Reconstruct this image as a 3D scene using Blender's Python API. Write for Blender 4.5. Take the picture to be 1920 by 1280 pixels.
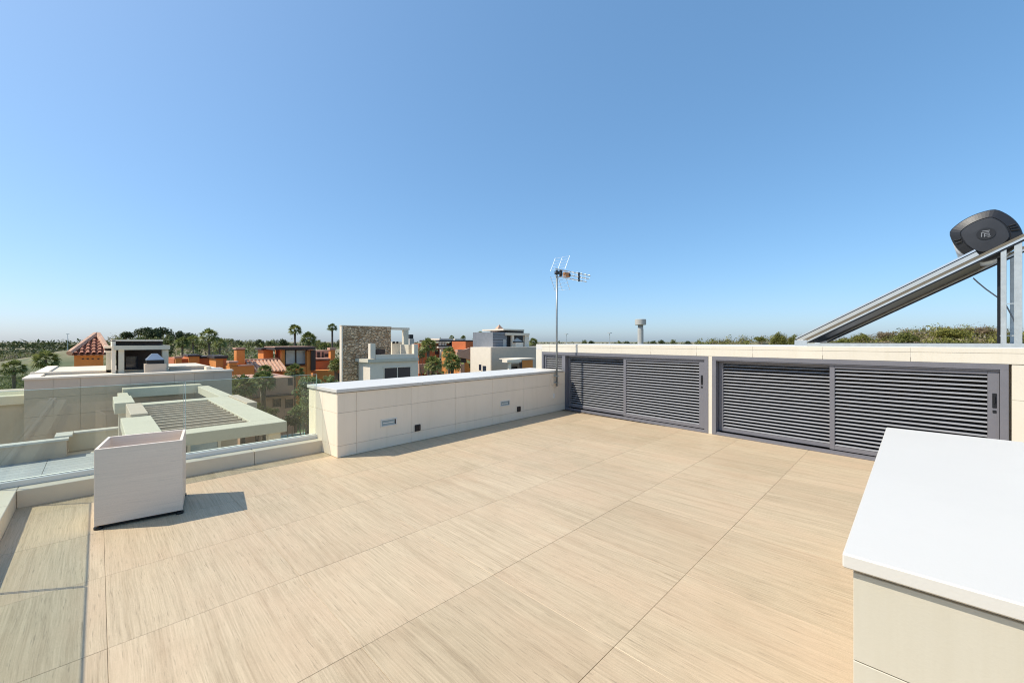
import bpy, bmesh, math, random
import numpy as np
from mathutils import Vector, Matrix

for o in list(bpy.data.objects): bpy.data.objects.remove(o)
S = bpy.context.scene
COL = S.collection
R = math.radians

# ------------------------------------------------------------------ camera
# X runs along the long parapet, Y along the louvred enclosure, floor top at z = 0
YAW, EYE, FPX = R(44.68), 1.53, 767.0
cam = bpy.data.cameras.new('camera')
cam.sensor_width = 36.0
cam.lens = FPX / 1920 * 36.0
cam.clip_start = 0.05
cam.clip_end = 20000
camo = bpy.data.objects.new('camera', cam); COL.objects.link(camo)
camo.location = (0, 0, EYE)
camo.rotation_euler = (R(90), 0, YAW - R(90))
S.camera = camo

# ------------------------------------------------------------------ sky, sun, exposure
SUN_EL = R(51.0)
SUN_DIR = Vector((-0.811 * math.cos(SUN_EL), 0.585 * math.cos(SUN_EL), math.sin(SUN_EL)))   # towards the sun
W = bpy.data.worlds.new('World'); S.world = W; W.use_nodes = True
nt = W.node_tree; nt.nodes.clear()
sky = nt.nodes.new('ShaderNodeTexSky'); sky.sky_type = 'NISHITA'; sky.sun_disc = False
sky.sun_elevation = SUN_EL
sky.sun_rotation = math.atan2(SUN_DIR.x, SUN_DIR.y)
sky.altitude = 0; sky.air_density = 0.8; sky.dust_density = 1.3; sky.ozone_density = 10.0
bg = nt.nodes.new('ShaderNodeBackground'); bg.inputs['Strength'].default_value = 0.15
wo = nt.nodes.new('ShaderNodeOutputWorld')
gm = nt.nodes.new('ShaderNodeGamma'); gm.inputs[1].default_value = 0.6          # gentle overall grade of the whole sky
hs = nt.nodes.new('ShaderNodeHueSaturation'); hs.inputs['Saturation'].default_value = 1.22; hs.inputs['Hue'].default_value = 0.494
nt.links.new(sky.outputs[0], gm.inputs[0]); nt.links.new(gm.outputs[0], hs.inputs['Color']); nt.links.new(hs.outputs[0], bg.inputs[0]); nt.links.new(bg.outputs[0], wo.inputs[0])
sl = bpy.data.lights.new('sun', 'SUN'); sl.energy = 2.0; sl.angle = R(0.5); sl.color = (1.0, 0.94, 0.82)
so = bpy.data.objects.new('sun', sl); COL.objects.link(so)
so.rotation_euler = SUN_DIR.to_track_quat('Z', 'Y').to_euler()
so.location = (-6, 6, 12)
S.view_settings.view_transform = 'Standard'; S.view_settings.look = 'None'
S.view_settings.exposure = 1.32; S.view_settings.gamma = 1.0
S.view_settings.use_curve_mapping = False
S.render.engine = 'CYCLES'
S.cycles.transparent_max_bounces = 24
S.cycles.max_bounces = 8
S.cycles.filter_width = 1.1

# ------------------------------------------------------------------ survey helpers
FW = (math.cos(YAW), math.sin(YAW)); RT = (math.sin(YAW), -math.cos(YAW))
def bear(px):
    l = (px - 960) / FPX
    return FW[0] + RT[0] * l, FW[1] + RT[1] * l
def fy(px, py, Y):            # a mark on a facade that lies on plane Y: its X and height
    dx, dy = bear(px); t = Y / dy
    return dx * t, EYE - (py - 640) / FPX * t
def fx(px, py, X):            # a mark on a facade that lies on plane X: its Y and height
    dx, dy = bear(px); t = X / dx
    return dy * t, EYE - (py - 640) / FPX * t
def far(px, py, d):           # a point at distance d along a bearing
    dx, dy = bear(px)
    return dx * d, dy * d, EYE - (py - 640) / FPX * d

# ------------------------------------------------------------------ materials
def nodes(name):
    m = bpy.data.materials.new(name); m.use_nodes = True
    t = m.node_tree; t.nodes.clear()
    out = t.nodes.new('ShaderNodeOutputMaterial'); b = t.nodes.new('ShaderNodeBsdfPrincipled')
    t.links.new(b.outputs[0], out.inputs[0])
    return m, t, b, out
def N(t, kind, **kw):
    n = t.nodes.new(kind)
    for k, v in kw.items():
        if k in n.inputs: n.inputs[k].default_value = v
        else: setattr(n, k, v)
    return n
def ramp(t, fac, stops):
    r = t.nodes.new('ShaderNodeValToRGB')
    while len(r.color_ramp.elements) < len(stops): r.color_ramp.elements.new(0.5)
    for e, (p, c) in zip(r.color_ramp.elements, stops):
        e.position = p; e.color = (*c, 1) if len(c) == 3 else c
    t.links.new(fac, r.inputs[0]); return r.outputs[0]
def mix(t, fac, a, b, mode='MIX'):
    m = t.nodes.new('ShaderNodeMix'); m.data_type = 'RGBA'; m.blend_type = mode
    if isinstance(fac, (int, float)): m.inputs[0].default_value = fac
    else: t.links.new(fac, m.inputs[0])
    for i, v in ((6, a), (7, b)):
        if isinstance(v, tuple): m.inputs[i].default_value = (*v, 1)
        else: t.links.new(v, m.inputs[i])
    return m.outputs[2]
def bump(t, b, h, strength, dist=0.01):
    n = t.nodes.new('ShaderNodeBump'); n.inputs['Strength'].default_value = strength
    n.inputs['Distance'].default_value = dist
    t.links.new(h, n.inputs['Height']); t.links.new(n.outputs[0], b.inputs['Normal'])
def scalec(c, k): return tuple(min(1, v * k) for v in c)

def plain(name, col, rough=0.6, metal=0.0, var=0.08, scale=3.0, bmp=0.0, bscale=60.0, spec=0.4, rnd=0.0, dirt=0.0):
    m, t, b, o = nodes(name)
    tc = N(t, 'ShaderNodeTexCoord')
    no = N(t, 'ShaderNodeTexNoise', Scale=scale, Detail=6.0, Roughness=0.6)
    t.links.new(tc.outputs['Object'], no.inputs['Vector'])
    c = ramp(t, no.outputs[0], [(0.3, scalec(col, 1 - var)), (0.7, scalec(col, 1 + var))])
    if rnd:
        oi = N(t, 'ShaderNodeObjectInfo')
        c = mix(t, 1.0, c, ramp(t, oi.outputs['Random'], [(0, (1 - rnd,) * 3), (1, (1.0, 1.0, 1.0))]), 'MULTIPLY')
    if dirt:
        n2 = N(t, 'ShaderNodeTexNoise', Scale=1.1, Detail=8.0, Roughness=0.7)
        t.links.new(tc.outputs['Object'], n2.inputs['Vector'])
        c = mix(t, ramp(t, n2.outputs[0], [(0.52, (0, 0, 0)), (0.78, (dirt,) * 3)]), c, scalec(col, 0.55))
    t.links.new(c, b.inputs['Base Color'])
    b.inputs['Roughness'].default_value = rough; b.inputs['Metallic'].default_value = metal
    b.inputs['Specular IOR Level'].default_value = spec
    if bmp:
        n3 = N(t, 'ShaderNodeTexNoise', Scale=bscale, Detail=4.0)
        t.links.new(tc.outputs['Object'], n3.inputs['Vector'])
        bump(t, b, n3.outputs[0], bmp)
    return m

def streaked(name, col, rough=0.45):
    m = plain(name, col, rough, var=0.025, scale=1.7, bmp=0.04, bscale=120, rnd=0.04, dirt=0.08)
    t = m.node_tree; b = next(n for n in t.nodes if n.type == 'BSDF_PRINCIPLED'); src = b.inputs['Base Color'].links[0].from_socket
    gp = N(t, 'ShaderNodeNewGeometry'); mp = N(t, 'ShaderNodeMapping'); mp.inputs['Scale'].default_value = (9.0, 9.0, 0.6)
    t.links.new(gp.outputs['Position'], mp.inputs['Vector']); n = N(t, 'ShaderNodeTexNoise', Scale=1.0, Detail=5.0, Roughness=0.65); t.links.new(mp.outputs[0], n.inputs['Vector'])
    c = mix(t, 1.0, src, ramp(t, n.outputs[0], [(0.34, (0.965, 0.96, 0.945)), (0.50, (1, 1, 1))]), 'MULTIPLY')
    t.links.new(c, b.inputs['Base Color']); return m

def wood_tile(name, light, dark, axis=1, k=1.0, rough=0.5, grain=0.12, con=1.0):
    """porcelain with a bleached oak print, the grain along one axis"""
    m, t, b, o = nodes(name)
    tc = N(t, 'ShaderNodeTexCoord'); oi = N(t, 'ShaderNodeObjectInfo')
    off = N(t, 'ShaderNodeVectorMath', operation='SCALE'); off.inputs['Scale'].default_value = 37.0
    cx = N(t, 'ShaderNodeCombineXYZ')
    wn = N(t, 'ShaderNodeTexWhiteNoise', noise_dimensions='1D'); t.links.new(oi.outputs['Random'], wn.inputs['W'])
    t.links.new(wn.outputs['Color'], off.inputs[0])
    add = N(t, 'ShaderNodeVectorMath', operation='ADD')
    t.links.new(tc.outputs['Object'], add.inputs[0]); t.links.new(off.outputs[0], add.inputs[1])
    # slow warp so that the veins wander
    wz = N(t, 'ShaderNodeTexNoise', Scale=1.6, Detail=2.0); t.links.new(add.outputs[0], wz.inputs['Vector'])
    wsc = N(t, 'ShaderNodeVectorMath', operation='SCALE'); wsc.inputs['Scale'].default_value = 0.035
    t.links.new(wz.outputs['Color'], wsc.inputs[0])
    ad2 = N(t, 'ShaderNodeVectorMath', operation='ADD')
    t.links.new(add.outputs[0], ad2.inputs[0]); t.links.new(wsc.outputs[0], ad2.inputs[1])
    def strip(sx, sy, det, rg):
        mp = N(t, 'ShaderNodeMapping'); s = [sx, sx, sx]; s[axis] = sy
        mp.inputs['Scale'].default_value = s; t.links.new(ad2.outputs[0], mp.inputs['Vector'])
        n = N(t, 'ShaderNodeTexNoise', Scale=1.0, Detail=det, Roughness=rg); t.links.new(mp.outputs[0], n.inputs['Vector'])
        return n.outputs[0]
    fine = strip(120 * k, 2.0 * k, 6.0, 0.7); band = strip(22 * k, 0.5 * k, 4.0, 0.6); blot = strip(3.0 * k, 1.2 * k, 3.0, 0.5)
    c1 = ramp(t, fine, [(0.36, scalec(dark, 0.80)), (0.5, tuple((a + c) / 2 for a, c in zip(light, dark))), (0.62, scalec(light, 1.06))])
    c2 = ramp(t, band, [(0.34, scalec(dark, 1.05)), (0.48, scalec(light, 0.95)), (0.62, scalec(light, 1.04))])
    c = mix(t, 0.5, c1, c2)
    c = mix(t, ramp(t, blot, [(0.40, (0, 0, 0)), (0.7, (0.5, 0.5, 0.5))]), c, (light[0] * 0.97, light[1] * 0.88, light[2] * 0.86))
    if con < 1: c = mix(t, con, tuple((a + q) / 2 for a, q in zip(light, dark)), c)
    # open pores: short dark dashes
    pore = strip(150 * k, 6 * k, 3.0, 0.6)
    c = mix(t, ramp(t, pore, [(0.60, (0, 0, 0)), (0.70, (0.6 * con,) * 3)]), c, scalec(dark, 0.62))
    sp_ = N(t, 'ShaderNodeTexNoise', Scale=260.0, Detail=3.0, Roughness=0.7); t.links.new(add.outputs[0], sp_.inputs['Vector'])
    c = mix(t, 1.0, c, ramp(t, sp_.outputs[0], [(0.35, (0.88, 0.88, 0.88)), (0.65, (1.08, 1.08, 1.08))]), 'MULTIPLY')
    # faint dried water marks and dust that run on across the joints
    gp = N(t, 'ShaderNodeNewGeometry'); st = N(t, 'ShaderNodeTexNoise', Scale=0.9, Detail=7.0, Roughness=0.62, Distortion=0.6); t.links.new(gp.outputs['Position'], st.inputs['Vector'])
    c = mix(t, 1.0, c, ramp(t, st.outputs[0], [(0.36, (0.93, 0.925, 0.91)), (0.48, (1.0, 1.0, 1.0)), (0.60, (1.0, 1.0, 1.0)), (0.72, (1.05, 1.05, 1.05))]), 'MULTIPLY')
    c = mix(t, 1.0, c, ramp(t, oi.outputs['Random'], [(0, (0.93, 0.92, 0.90)), (1, (1.04, 1.03, 1.02))]), 'MULTIPLY')
    t.links.new(c, b.inputs['Base Color'])
    rr = ramp(t, fine, [(0.3, (rough + 0.08,) * 3), (0.7, (rough - 0.06,) * 3)])
    t.links.new(rr, b.inputs['Roughness']); b.inputs['Specular IOR Level'].default_value = 0.4
    bump(t, b, fine, grain, 0.004)
    return m

def glass_mat(name, tint, refl=1.0, rough=0.0):
    m = bpy.data.materials.new(name); m.use_nodes = True; t = m.node_tree; t.nodes.clear()
    out = N(t, 'ShaderNodeOutputMaterial'); tr = N(t, 'ShaderNodeBsdfTransparent'); gl = N(t, 'ShaderNodeBsdfGlossy')
    tr.inputs[0].default_value = (*tint, 1); gl.inputs['Roughness'].default_value = rough
    fr = N(t, 'ShaderNodeFresnel'); ge = N(t, 'ShaderNodeNewGeometry')
    ma = N(t, 'ShaderNodeMath', operation='MULTIPLY_ADD'); ma.inputs[1].default_value = 1 / 1.45 - 1.45; ma.inputs[2].default_value = 1.45
    t.links.new(ge.outputs['Backfacing'], ma.inputs[0]); t.links.new(ma.outputs[0], fr.inputs[0])      # the same thin sheet from either side
    mm = N(t, 'ShaderNodeMath', operation='MULTIPLY'); mm.inputs[1].default_value = refl
    ms = N(t, 'ShaderNodeMixShader')
    t.links.new(fr.outputs[0], mm.inputs[0]); t.links.new(mm.outputs[0], ms.inputs[0])
    t.links.new(tr.outputs[0], ms.inputs[1]); t.links.new(gl.outputs[0], ms.inputs[2]); t.links.new(ms.outputs[0], out.inputs[0])
    return m

def leaf_mat(name, a, b2, trans=0.25):
    m, t, b, o = nodes(name)
    g = N(t, 'ShaderNodeNewGeometry'); oi = N(t, 'ShaderNodeObjectInfo')
    c = ramp(t, g.outputs['Random Per Island'], [(0, a), (1, b2)])
    c = mix(t, 1.0, c, ramp(t, oi.outputs['Random'], [(0, (0.75, 0.8, 0.75)), (1, (1.15, 1.1, 1.0))]), 'MULTIPLY')
    t.links.new(c, b.inputs['Base Color']); b.inputs['Roughness'].default_value = 0.55
    b.inputs['Specular IOR Level'].default_value = 0.3
    tl = N(t, 'ShaderNodeBsdfTranslucent'); t.links.new(c, tl.inputs[0])
    ms = N(t, 'ShaderNodeMixShader'); ms.inputs[0].default_value = trans
    t.links.new(b.outputs[0], ms.inputs[1]); t.links.new(tl.outputs[0], ms.inputs[2]); t.links.new(ms.outputs[0], o.inputs[0])
    return m

def stone_mat(name):
    m, t, b, o = nodes(name)
    tc = N(t, 'ShaderNodeTexCoord'); mp = N(t, 'ShaderNodeMapping'); mp.inputs['Scale'].default_value = (3.6, 3.6, 7.0)
    t.links.new(tc.outputs['Object'], mp.inputs['Vector'])
    v = N(t, 'ShaderNodeTexVoronoi', Scale=1.0); t.links.new(mp.outputs[0], v.inputs['Vector'])
    e = N(t, 'ShaderNodeTexVoronoi', Scale=1.0, feature='DISTANCE_TO_EDGE'); t.links.new(mp.outputs[0], e.inputs['Vector'])
    sp = N(t, 'ShaderNodeSeparateColor'); t.links.new(v.outputs['Color'], sp.inputs[0])
    c = ramp(t, sp.outputs[0], [(0.0, (0.36, 0.21, 0.11)), (0.35, (0.68, 0.46, 0.27)), (0.7, (0.82, 0.60, 0.39)), (1.0, (0.54, 0.38, 0.25))])
    c = mix(t, ramp(t, e.outputs['Distance'], [(0.02, (1, 1, 1)), (0.09, (0, 0, 0))]), c, (0.32, 0.21, 0.12))
    t.links.new(c, b.inputs['Base Color']); b.inputs['Roughness'].default_value = 0.9
    bump(t, b, ramp(t, e.outputs['Distance'], [(0.0, (0, 0, 0)), (0.15, (1, 1, 1))]), 0.9, 0.06)
    return m

def ground_mat():
    m, t, b, o = nodes('dry_ground')
    tc = N(t, 'ShaderNodeTexCoord')
    n = N(t, 'ShaderNodeTexNoise', Scale=0.02, Detail=8.0, Roughness=0.65); t.links.new(tc.outputs['Object'], n.inputs['Vector'])
    n2 = N(t, 'ShaderNodeTexNoise', Scale=0.35, Detail=8.0, Roughness=0.7); t.links.new(tc.outputs['Object'], n2.inputs['Vector'])
    a = ramp(t, n.outputs[0], [(0.38, (0.10, 0.12, 0.05)), (0.5, (0.24, 0.20, 0.11)), (0.62, (0.42, 0.33, 0.20))])
    c = mix(t, ramp(t, n2.outputs[0], [(0.45, (0, 0, 0)), (0.65, (0.7, 0.7, 0.7))]), a, (0.09, 0.10, 0.04))
    t.links.new(c, b.inputs['Base Color']); b.inputs['Roughness'].default_value = 0.95
    return m

def louvre_mat(name, col, rough):
    m = plain(name, col, rough, 0.0, 0.05, 8.0, spec=0.5)
    return m

M = dict(
    tile=wood_tile('oak_print_porcelain', (0.585, 0.462, 0.306), (0.415, 0.314, 0.198)),
    planter=wood_tile('planter_porcelain', (0.90, 0.775, 0.65), (0.77, 0.655, 0.54), axis=0, k=0.8, rough=0.55, grain=0.2, con=0.45),
    grout=plain('grout', (0.30, 0.22, 0.14), 0.9),
    clad=streaked('cream_cladding', (0.70, 0.635, 0.52)),
    cladshade=streaked('cladding_shade_lift', (0.92, 0.775, 0.60)),  # cream cladding with a lightened colour, lifts the parapet's shaded face
    cladsun=streaked('cladding_sun_cut', (0.60, 0.545, 0.435)),  # cream cladding with a darkened colour, holds back the sunlit near block
    cladjoint=plain('cladding_joint', (0.66, 0.58, 0.45), 0.9),
    sandcurb=plain('kerb_stone', (0.74, 0.635, 0.48), 0.5, var=0.03, bmp=0.04, rnd=0.05, dirt=0.12),
    coping=plain('white_coping', (0.65, 0.61, 0.545), 0.42, var=0.02, scale=1.2, spec=0.4, dirt=0.10, bmp=0.05, bscale=90),
    shadowgap=plain('coping_underlay', (0.30, 0.29, 0.27), 0.8),
    alu=plain('aluminium', (0.72, 0.74, 0.75), 0.32, 0.85, 0.03, 12.0),
    whitealu=plain('white_aluminium', (0.78, 0.74, 0.67), 0.4, 0.0, 0.02),
    frame=louvre_mat('grey_powder_coat', (0.165, 0.160, 0.175), 0.42),
    slat=louvre_mat('grey_louvre_blade', (0.29, 0.29, 0.30), 0.38),
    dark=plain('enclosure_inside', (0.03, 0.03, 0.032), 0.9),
    black=plain('black_plastic', (0.012, 0.012, 0.014), 0.4, var=0.1),
    capgrey=plain('tank_cap_plastic', (0.020, 0.021, 0.025), 0.34, var=0.12, scale=9.0, bmp=0.05, bscale=200),
    capboss=plain('tank_cap_boss', (0.030, 0.032, 0.038), 0.45, var=0.10, scale=9.0),
    capdark=plain('tank_cap_dark', (0.012, 0.013, 0.016), 0.5),
    tank=plain('tank_steel', (0.78, 0.79, 0.80), 0.35, 0.3, 0.02),
    galv=plain('galvanised_steel', (0.50, 0.53, 0.53), 0.45, 0.5, 0.10, 14.0),
    bronze=plain('bronze_rail', (0.24, 0.19, 0.13), 0.35, 0.6, 0.1, 8.0),
    coll=plain('collector_frame', (0.72, 0.67, 0.60), 0.28, 0.8, 0.05, 6.0),
    collglass=plain('collector_glass', (0.02, 0.025, 0.05), 0.08, 0.0, 0.05, spec=0.7),
    glass=glass_mat('clear_balustrade_glass', (0.885, 0.93, 0.89), 1.5),
    glassedge=plain('glass_edge', (0.48, 0.62, 0.55), 0.2),
    lens=plain('lamp_lens', (0.28, 0.36, 0.37), 0.15, 0.0, 0.1, 20.0, spec=0.6),
    brown=plain('socket_brown', (0.05, 0.035, 0.028), 0.5),
    mast=plain('mast_steel', (0.26, 0.28, 0.28), 0.4, 0.5, 0.1, 14.0),
    orange_box=plain('dipole_box', (0.45, 0.19, 0.06), 0.5),
    roofgrey=plain('grey_roof_tile', (0.42, 0.43, 0.44), 0.7, var=0.06, rnd=0.08),
    white=plain('white_render', (0.82, 0.70, 0.555), 0.7, var=0.03, dirt=0.12),
    wclad=plain('villa_cladding', (0.60, 0.485, 0.375), 0.6, var=0.03, rnd=0.06, dirt=0.10),
    beigebeam=plain('beige_beam', (0.63, 0.565, 0.44), 0.65, var=0.04, dirt=0.12),
    orange=plain('orange_render', (0.66, 0.245, 0.06), 0.8, var=0.10, scale=1.0, dirt=0.25),
    orange2=plain('rust_render', (0.50, 0.145, 0.05), 0.8, var=0.12, scale=1.0, dirt=0.25),
    pink=plain('pink_render', (0.52, 0.30, 0.21), 0.8, var=0.08, scale=1.0, dirt=0.2),
    rooftile=plain('clay_tile', (0.36, 0.145, 0.085), 0.8, var=0.30, scale=6.0),
    rooftile2=plain('pale_clay_tile', (0.55, 0.33, 0.22), 0.8, var=0.30, scale=6.0),
    darkbrown=plain('dark_timber', (0.045, 0.03, 0.025), 0.6),
    window=plain('window_glass', (0.02, 0.026, 0.045), 0.08, spec=0.7),
    paleglass=plain('pale_window_film', (0.42, 0.48, 0.50), 0.15, spec=0.6),
    slate=plain('slate_cladding', (0.20, 0.21, 0.23), 0.6, var=0.08),
    bluecap=plain('zinc_cap', (0.24, 0.29, 0.36), 0.4, 0.3),
    concrete=plain('tower_concrete', (0.44, 0.43, 0.40), 0.8, var=0.06, scale=0.6, dirt=0.2),
    stone=stone_mat('rubble_stone'),
    ground=ground_mat(),
    lawn=plain('lawn', (0.07, 0.12, 0.04), 0.9, var=0.3, scale=0.8),
    pool=plain('pool_water', (0.05, 0.30, 0.30), 0.05, spec=0.6, var=0.1),
    bark=plain('bark', (0.12, 0.09, 0.065), 0.9, var=0.3, scale=6.0, bmp=0.5, bscale=20),
    palmtrunk=plain('palm_trunk', (0.13, 0.10, 0.075), 0.9, var=0.35, scale=5.0, bmp=0.6, bscale=12),
    leafdark=leaf_mat('pine_leaf', (0.022, 0.038, 0.013), (0.11, 0.13, 0.045), 0.2),
    leafmid=leaf_mat('olive_leaf', (0.06, 0.08, 0.022), (0.29, 0.30, 0.11), 0.3),
    leafdry=leaf_mat('dry_scrub_leaf', (0.17, 0.12, 0.07), (0.36, 0.28, 0.18), 0.2),
    leafyel=leaf_mat('scrub_leaf', (0.09, 0.10, 0.02), (0.27, 0.26, 0.06), 0.25),
    leafpalm=leaf_mat('palm_frond', (0.06, 0.09, 0.022), (0.32, 0.34, 0.12), 0.35),
    leafbright=leaf_mat('garden_leaf', (0.09, 0.13, 0.04), (0.34, 0.40, 0.18), 0.3),
)

# ------------------------------------------------------------------ object helpers
def thing(name, label, cat, loc=(0, 0, 0), rz=0.0, group=None):
    o = bpy.data.objects.new(name, None); COL.objects.link(o)
    o.empty_display_size = 0.2
    o.location = loc; o.rotation_euler = (0, 0, rz); o['label'] = label; o['category'] = cat
    if group: o['group'] = group
    return o
def tag(o, label, cat, group=None):
    o['label'] = label; o['category'] = cat
    if group: o['group'] = group
    return o
class MB:
    def __init__(s): s.v = []; s.f = []
    def add(s, vs, fs):
        k = len(s.v); s.v += [tuple(v) for v in vs]; s.f += [tuple(i + k for i in f) for f in fs]; return s
    def box(s, x0, x1, y0, y1, z0, z1, b=0.0):
        if b <= 0:
            vs = [(x, y, z) for z in (z0, z1) for y in (y0, y1) for x in (x0, x1)]
            return s.add(vs, [(0, 2, 3, 1), (4, 5, 7, 6), (0, 1, 5, 4), (2, 6, 7, 3), (0, 4, 6, 2), (1, 3, 7, 5)])
        bm = bmesh.new(); bmesh.ops.create_cube(bm, size=1)
        for v in bm.verts:
            v.co = Vector((x0 if v.co.x < 0 else x1, y0 if v.co.y < 0 else y1, z0 if v.co.z < 0 else z1))
        bmesh.ops.bevel(bm, geom=bm.edges[:], offset=b, segments=1, affect='EDGES')
        bm.verts.index_update()
        vs = [v.co[:] for v in bm.verts]; fs = [[v.index for v in f.verts] for f in bm.faces]; bm.free()
        return s.add(vs, fs)
    def prism(s, poly, z0, z1):                     # polygon in XY, extruded in Z
        n = len(poly)
        vs = [(x, y, z0) for x, y in poly] + [(x, y, z1) for x, y in poly]
        return s.add(vs, [tuple(range(n - 1, -1, -1)), tuple(range(n, 2 * n))] + [(i, (i + 1) % n, n + (i + 1) % n, n + i) for i in range(n)])
    def tube(s, pts, r, n=8, cap=True):
        pts = [Vector(p) for p in pts]; rs = r if isinstance(r, (list, tuple)) else [r] * len(pts)
        rings = []
        for i, p in enumerate(pts):
            a = pts[max(0, i - 1)]; c = pts[min(len(pts) - 1, i + 1)]
            d = (c - a).normalized(); u = d.orthogonal().normalized() if abs(d.z) < 0.99 else Vector((1, 0, 0))
            if abs(d.z) < 0.99: u = d.cross(Vector((0, 0, 1))).normalized()
            w = d.cross(u).normalized()
            rings.append([p + (u * math.cos(2 * math.pi * k / n) + w * math.sin(2 * math.pi * k / n)) * rs[i] for k in range(n)])
        vs = [v for ring in rings for v in ring]; fs = []
        for i in range(len(pts) - 1):
            for k in range(n):
                fs.append((i * n + k, i * n + (k + 1) % n, (i + 1) * n + (k + 1) % n, (i + 1) * n + k))
        if cap: fs.append(tuple(range(n - 1, -1, -1))); fs.append(tuple((len(pts) - 1) * n + k for k in range(n)))
        return s.add(vs, fs)
    def lathe(s, prof, n=24, c=(0, 0)):
        vs = [(c[0] + r * math.cos(2 * math.pi * k / n), c[1] + r * math.sin(2 * math.pi * k / n), z) for r, z in prof for k in range(n)]
        fs = [(i * n + k, i * n + (k + 1) % n, (i + 1) * n + (k + 1) % n, (i + 1) * n + k) for i in range(len(prof) - 1) for k in range(n)]
        return s.add(vs, fs)
    def mesh(s, name, mat, smooth=False):
        me = bpy.data.meshes.new(name); me.from_pydata(s.v, [], s.f); me.materials.append(mat)
        bm = bmesh.new(); bm.from_mesh(me); bmesh.ops.recalc_face_normals(bm, faces=bm.faces[:]); bm.to_mesh(me); bm.free()
        if smooth: me.polygons.foreach_set('use_smooth', [True] * len(me.polygons))
        return me
    def obj(s, name, mat, parent=None, smooth=False):
        return link(name, s.mesh(name, mat, smooth), parent)
def link(name, me, parent=None, loc=(0, 0, 0), rz=0.0, sc=None):
    o = bpy.data.objects.new(name, me); COL.objects.link(o)
    o.parent = parent; o.location = loc; o.rotation_euler = (0, 0, rz)
    if sc: o.scale = sc
    return o
def lbox(parent, name, mat, x0, x1, y0, y1, z0, z1, b=0.0):        # box in the thing's own coordinates
    return MB().box(min(x0, x1), max(x0, x1), min(y0, y1), max(y0, y1), z0, z1, b).obj(name, M[mat], parent)
def wbox(parent, name, mat, x0, x1, y0, y1, z0, z1, b=0.0, sub=None):   # box in world coordinates under an unrotated thing
    l = parent.location
    o = lbox(sub or parent, name, mat, x0 - l.x, x1 - l.x, y0 - l.y, y1 - l.y, z0 - l.z, z1 - l.z, b)
    return o
def struct(o): o['kind'] = 'structure'; return o
def stuff(o): o['kind'] = 'stuff'; return o

GZ = -6.2                       # street level below the roof terrace
rng = random.Random(7)

# ================================================================== SETTING: ground, hills
def ground():
    m = MB(); rings = [0, 30, 60, 120, 240, 500, 1200, 3000, 7000]; n = 48
    vs = [(0, 0, GZ)]; fs = []
    for r in rings[1:]:
        vs += [(r * math.cos(2 * math.pi * k / n), r * math.sin(2 * math.pi * k / n), GZ) for k in range(n)]
    for k in range(n): fs.append((0, 1 + k, 1 + (k + 1) % n))
    for i in range(len(rings) - 2):
        a = 1 + i * n; b = a + n
        for k in range(n): fs.append((a + k, b + k, b + (k + 1) % n, a + (k + 1) % n))
    m.add(vs, fs); struct(m.obj('ground', M['ground']))
ground()
LX, LY, _ = far(300, 640, 128); RX, RY, _ = far(1800, 640, 62); MX, MY, _ = far(1480, 640, 84)
BUMPS = [(LX, LY, 8.4, 30, 24, R(20)), (RX, RY, 8.7, 46, 20, YAW - R(62)), (MX, MY, 7.7, 50, 18, YAW - R(80))]
def hz(x, y):                    # height of the land: the highest of the hill sheets
    z = GZ
    for (hx, hy, h, rx, ry, ang) in BUMPS:
        ux = (x - hx) * math.cos(ang) + (y - hy) * math.sin(ang); uy = -(x - hx) * math.sin(ang) + (y - hy) * math.cos(ang)
        z = max(z, GZ - 0.25 + (h + 0.25) * math.exp(-(ux / rx) ** 2 - (uy / ry) ** 2))
    return z
def hill(name, b):
    hx, hy, h, rx, ry, ang = b; n = 34; m = MB(); vs = []; fs = []
    for j in range(n + 1):
        for i in range(n + 1):
            u = (i / n * 2 - 1) * rx * 2.3; v = (j / n * 2 - 1) * ry * 2.3
            x = hx + u * math.cos(ang) - v * math.sin(ang); y = hy + u * math.sin(ang) + v * math.cos(ang)
            z = GZ - 0.25 + (h + 0.25) * math.exp(-(u / rx) ** 2 - (v / ry) ** 2) + 0.25 * math.sin(u * 0.7) * math.cos(v * 0.5) * math.exp(-(u / rx) ** 2 - (v / ry) ** 2)
            vs.append((x, y, z))
    for j in range(n):
        for i in range(n): a = j * (n + 1) + i; fs.append((a, a + 1, a + n + 2, a + n + 1))
    m.add(vs, fs); struct(m.obj(name, M['ground'], smooth=True))
hill('wooded_hill', BUMPS[0]); hill('scrub_hill', BUMPS[1]); hill('scrub_ridge', BUMPS[2])

# ================================================================== TERRACE FLOOR
T = 0.895; XJ0, YJ0 = 0.032, 1.08
floor = struct(MB().box(-0.93, 9.6, -2.7, 6.36, -0.30, -0.012).obj('terrace_floor', M['grout']))
def tile_mesh(w, l, c=0.0012, h=0.012):
    m = MB(); hw, hl = w / 2, l / 2; vs = []
    for (a, z) in ((0, -h), (0, -c), (c, 0)):
        vs += [(-hw + a, -hl + a, z), (hw - a, -hl + a, z), (hw - a, hl - a, z), (-hw + a, hl - a, z)]
    fs = [(8, 9, 10, 11)]
    for k in (0, 4): fs += [(k + i, k + (i + 1) % 4, k + 4 + (i + 1) % 4, k + 4 + i) for i in range(4)]
    return m.add(vs, fs).mesh('floor_tile', M['tile'])
xs = [-0.53] + [XJ0 + T * k for k in range(0, 9)]
ys = [-2.65] + [YJ0 + T * k for k in range(-4, 6)] + [5.872]
cache = {}; J = 0.0018
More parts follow.
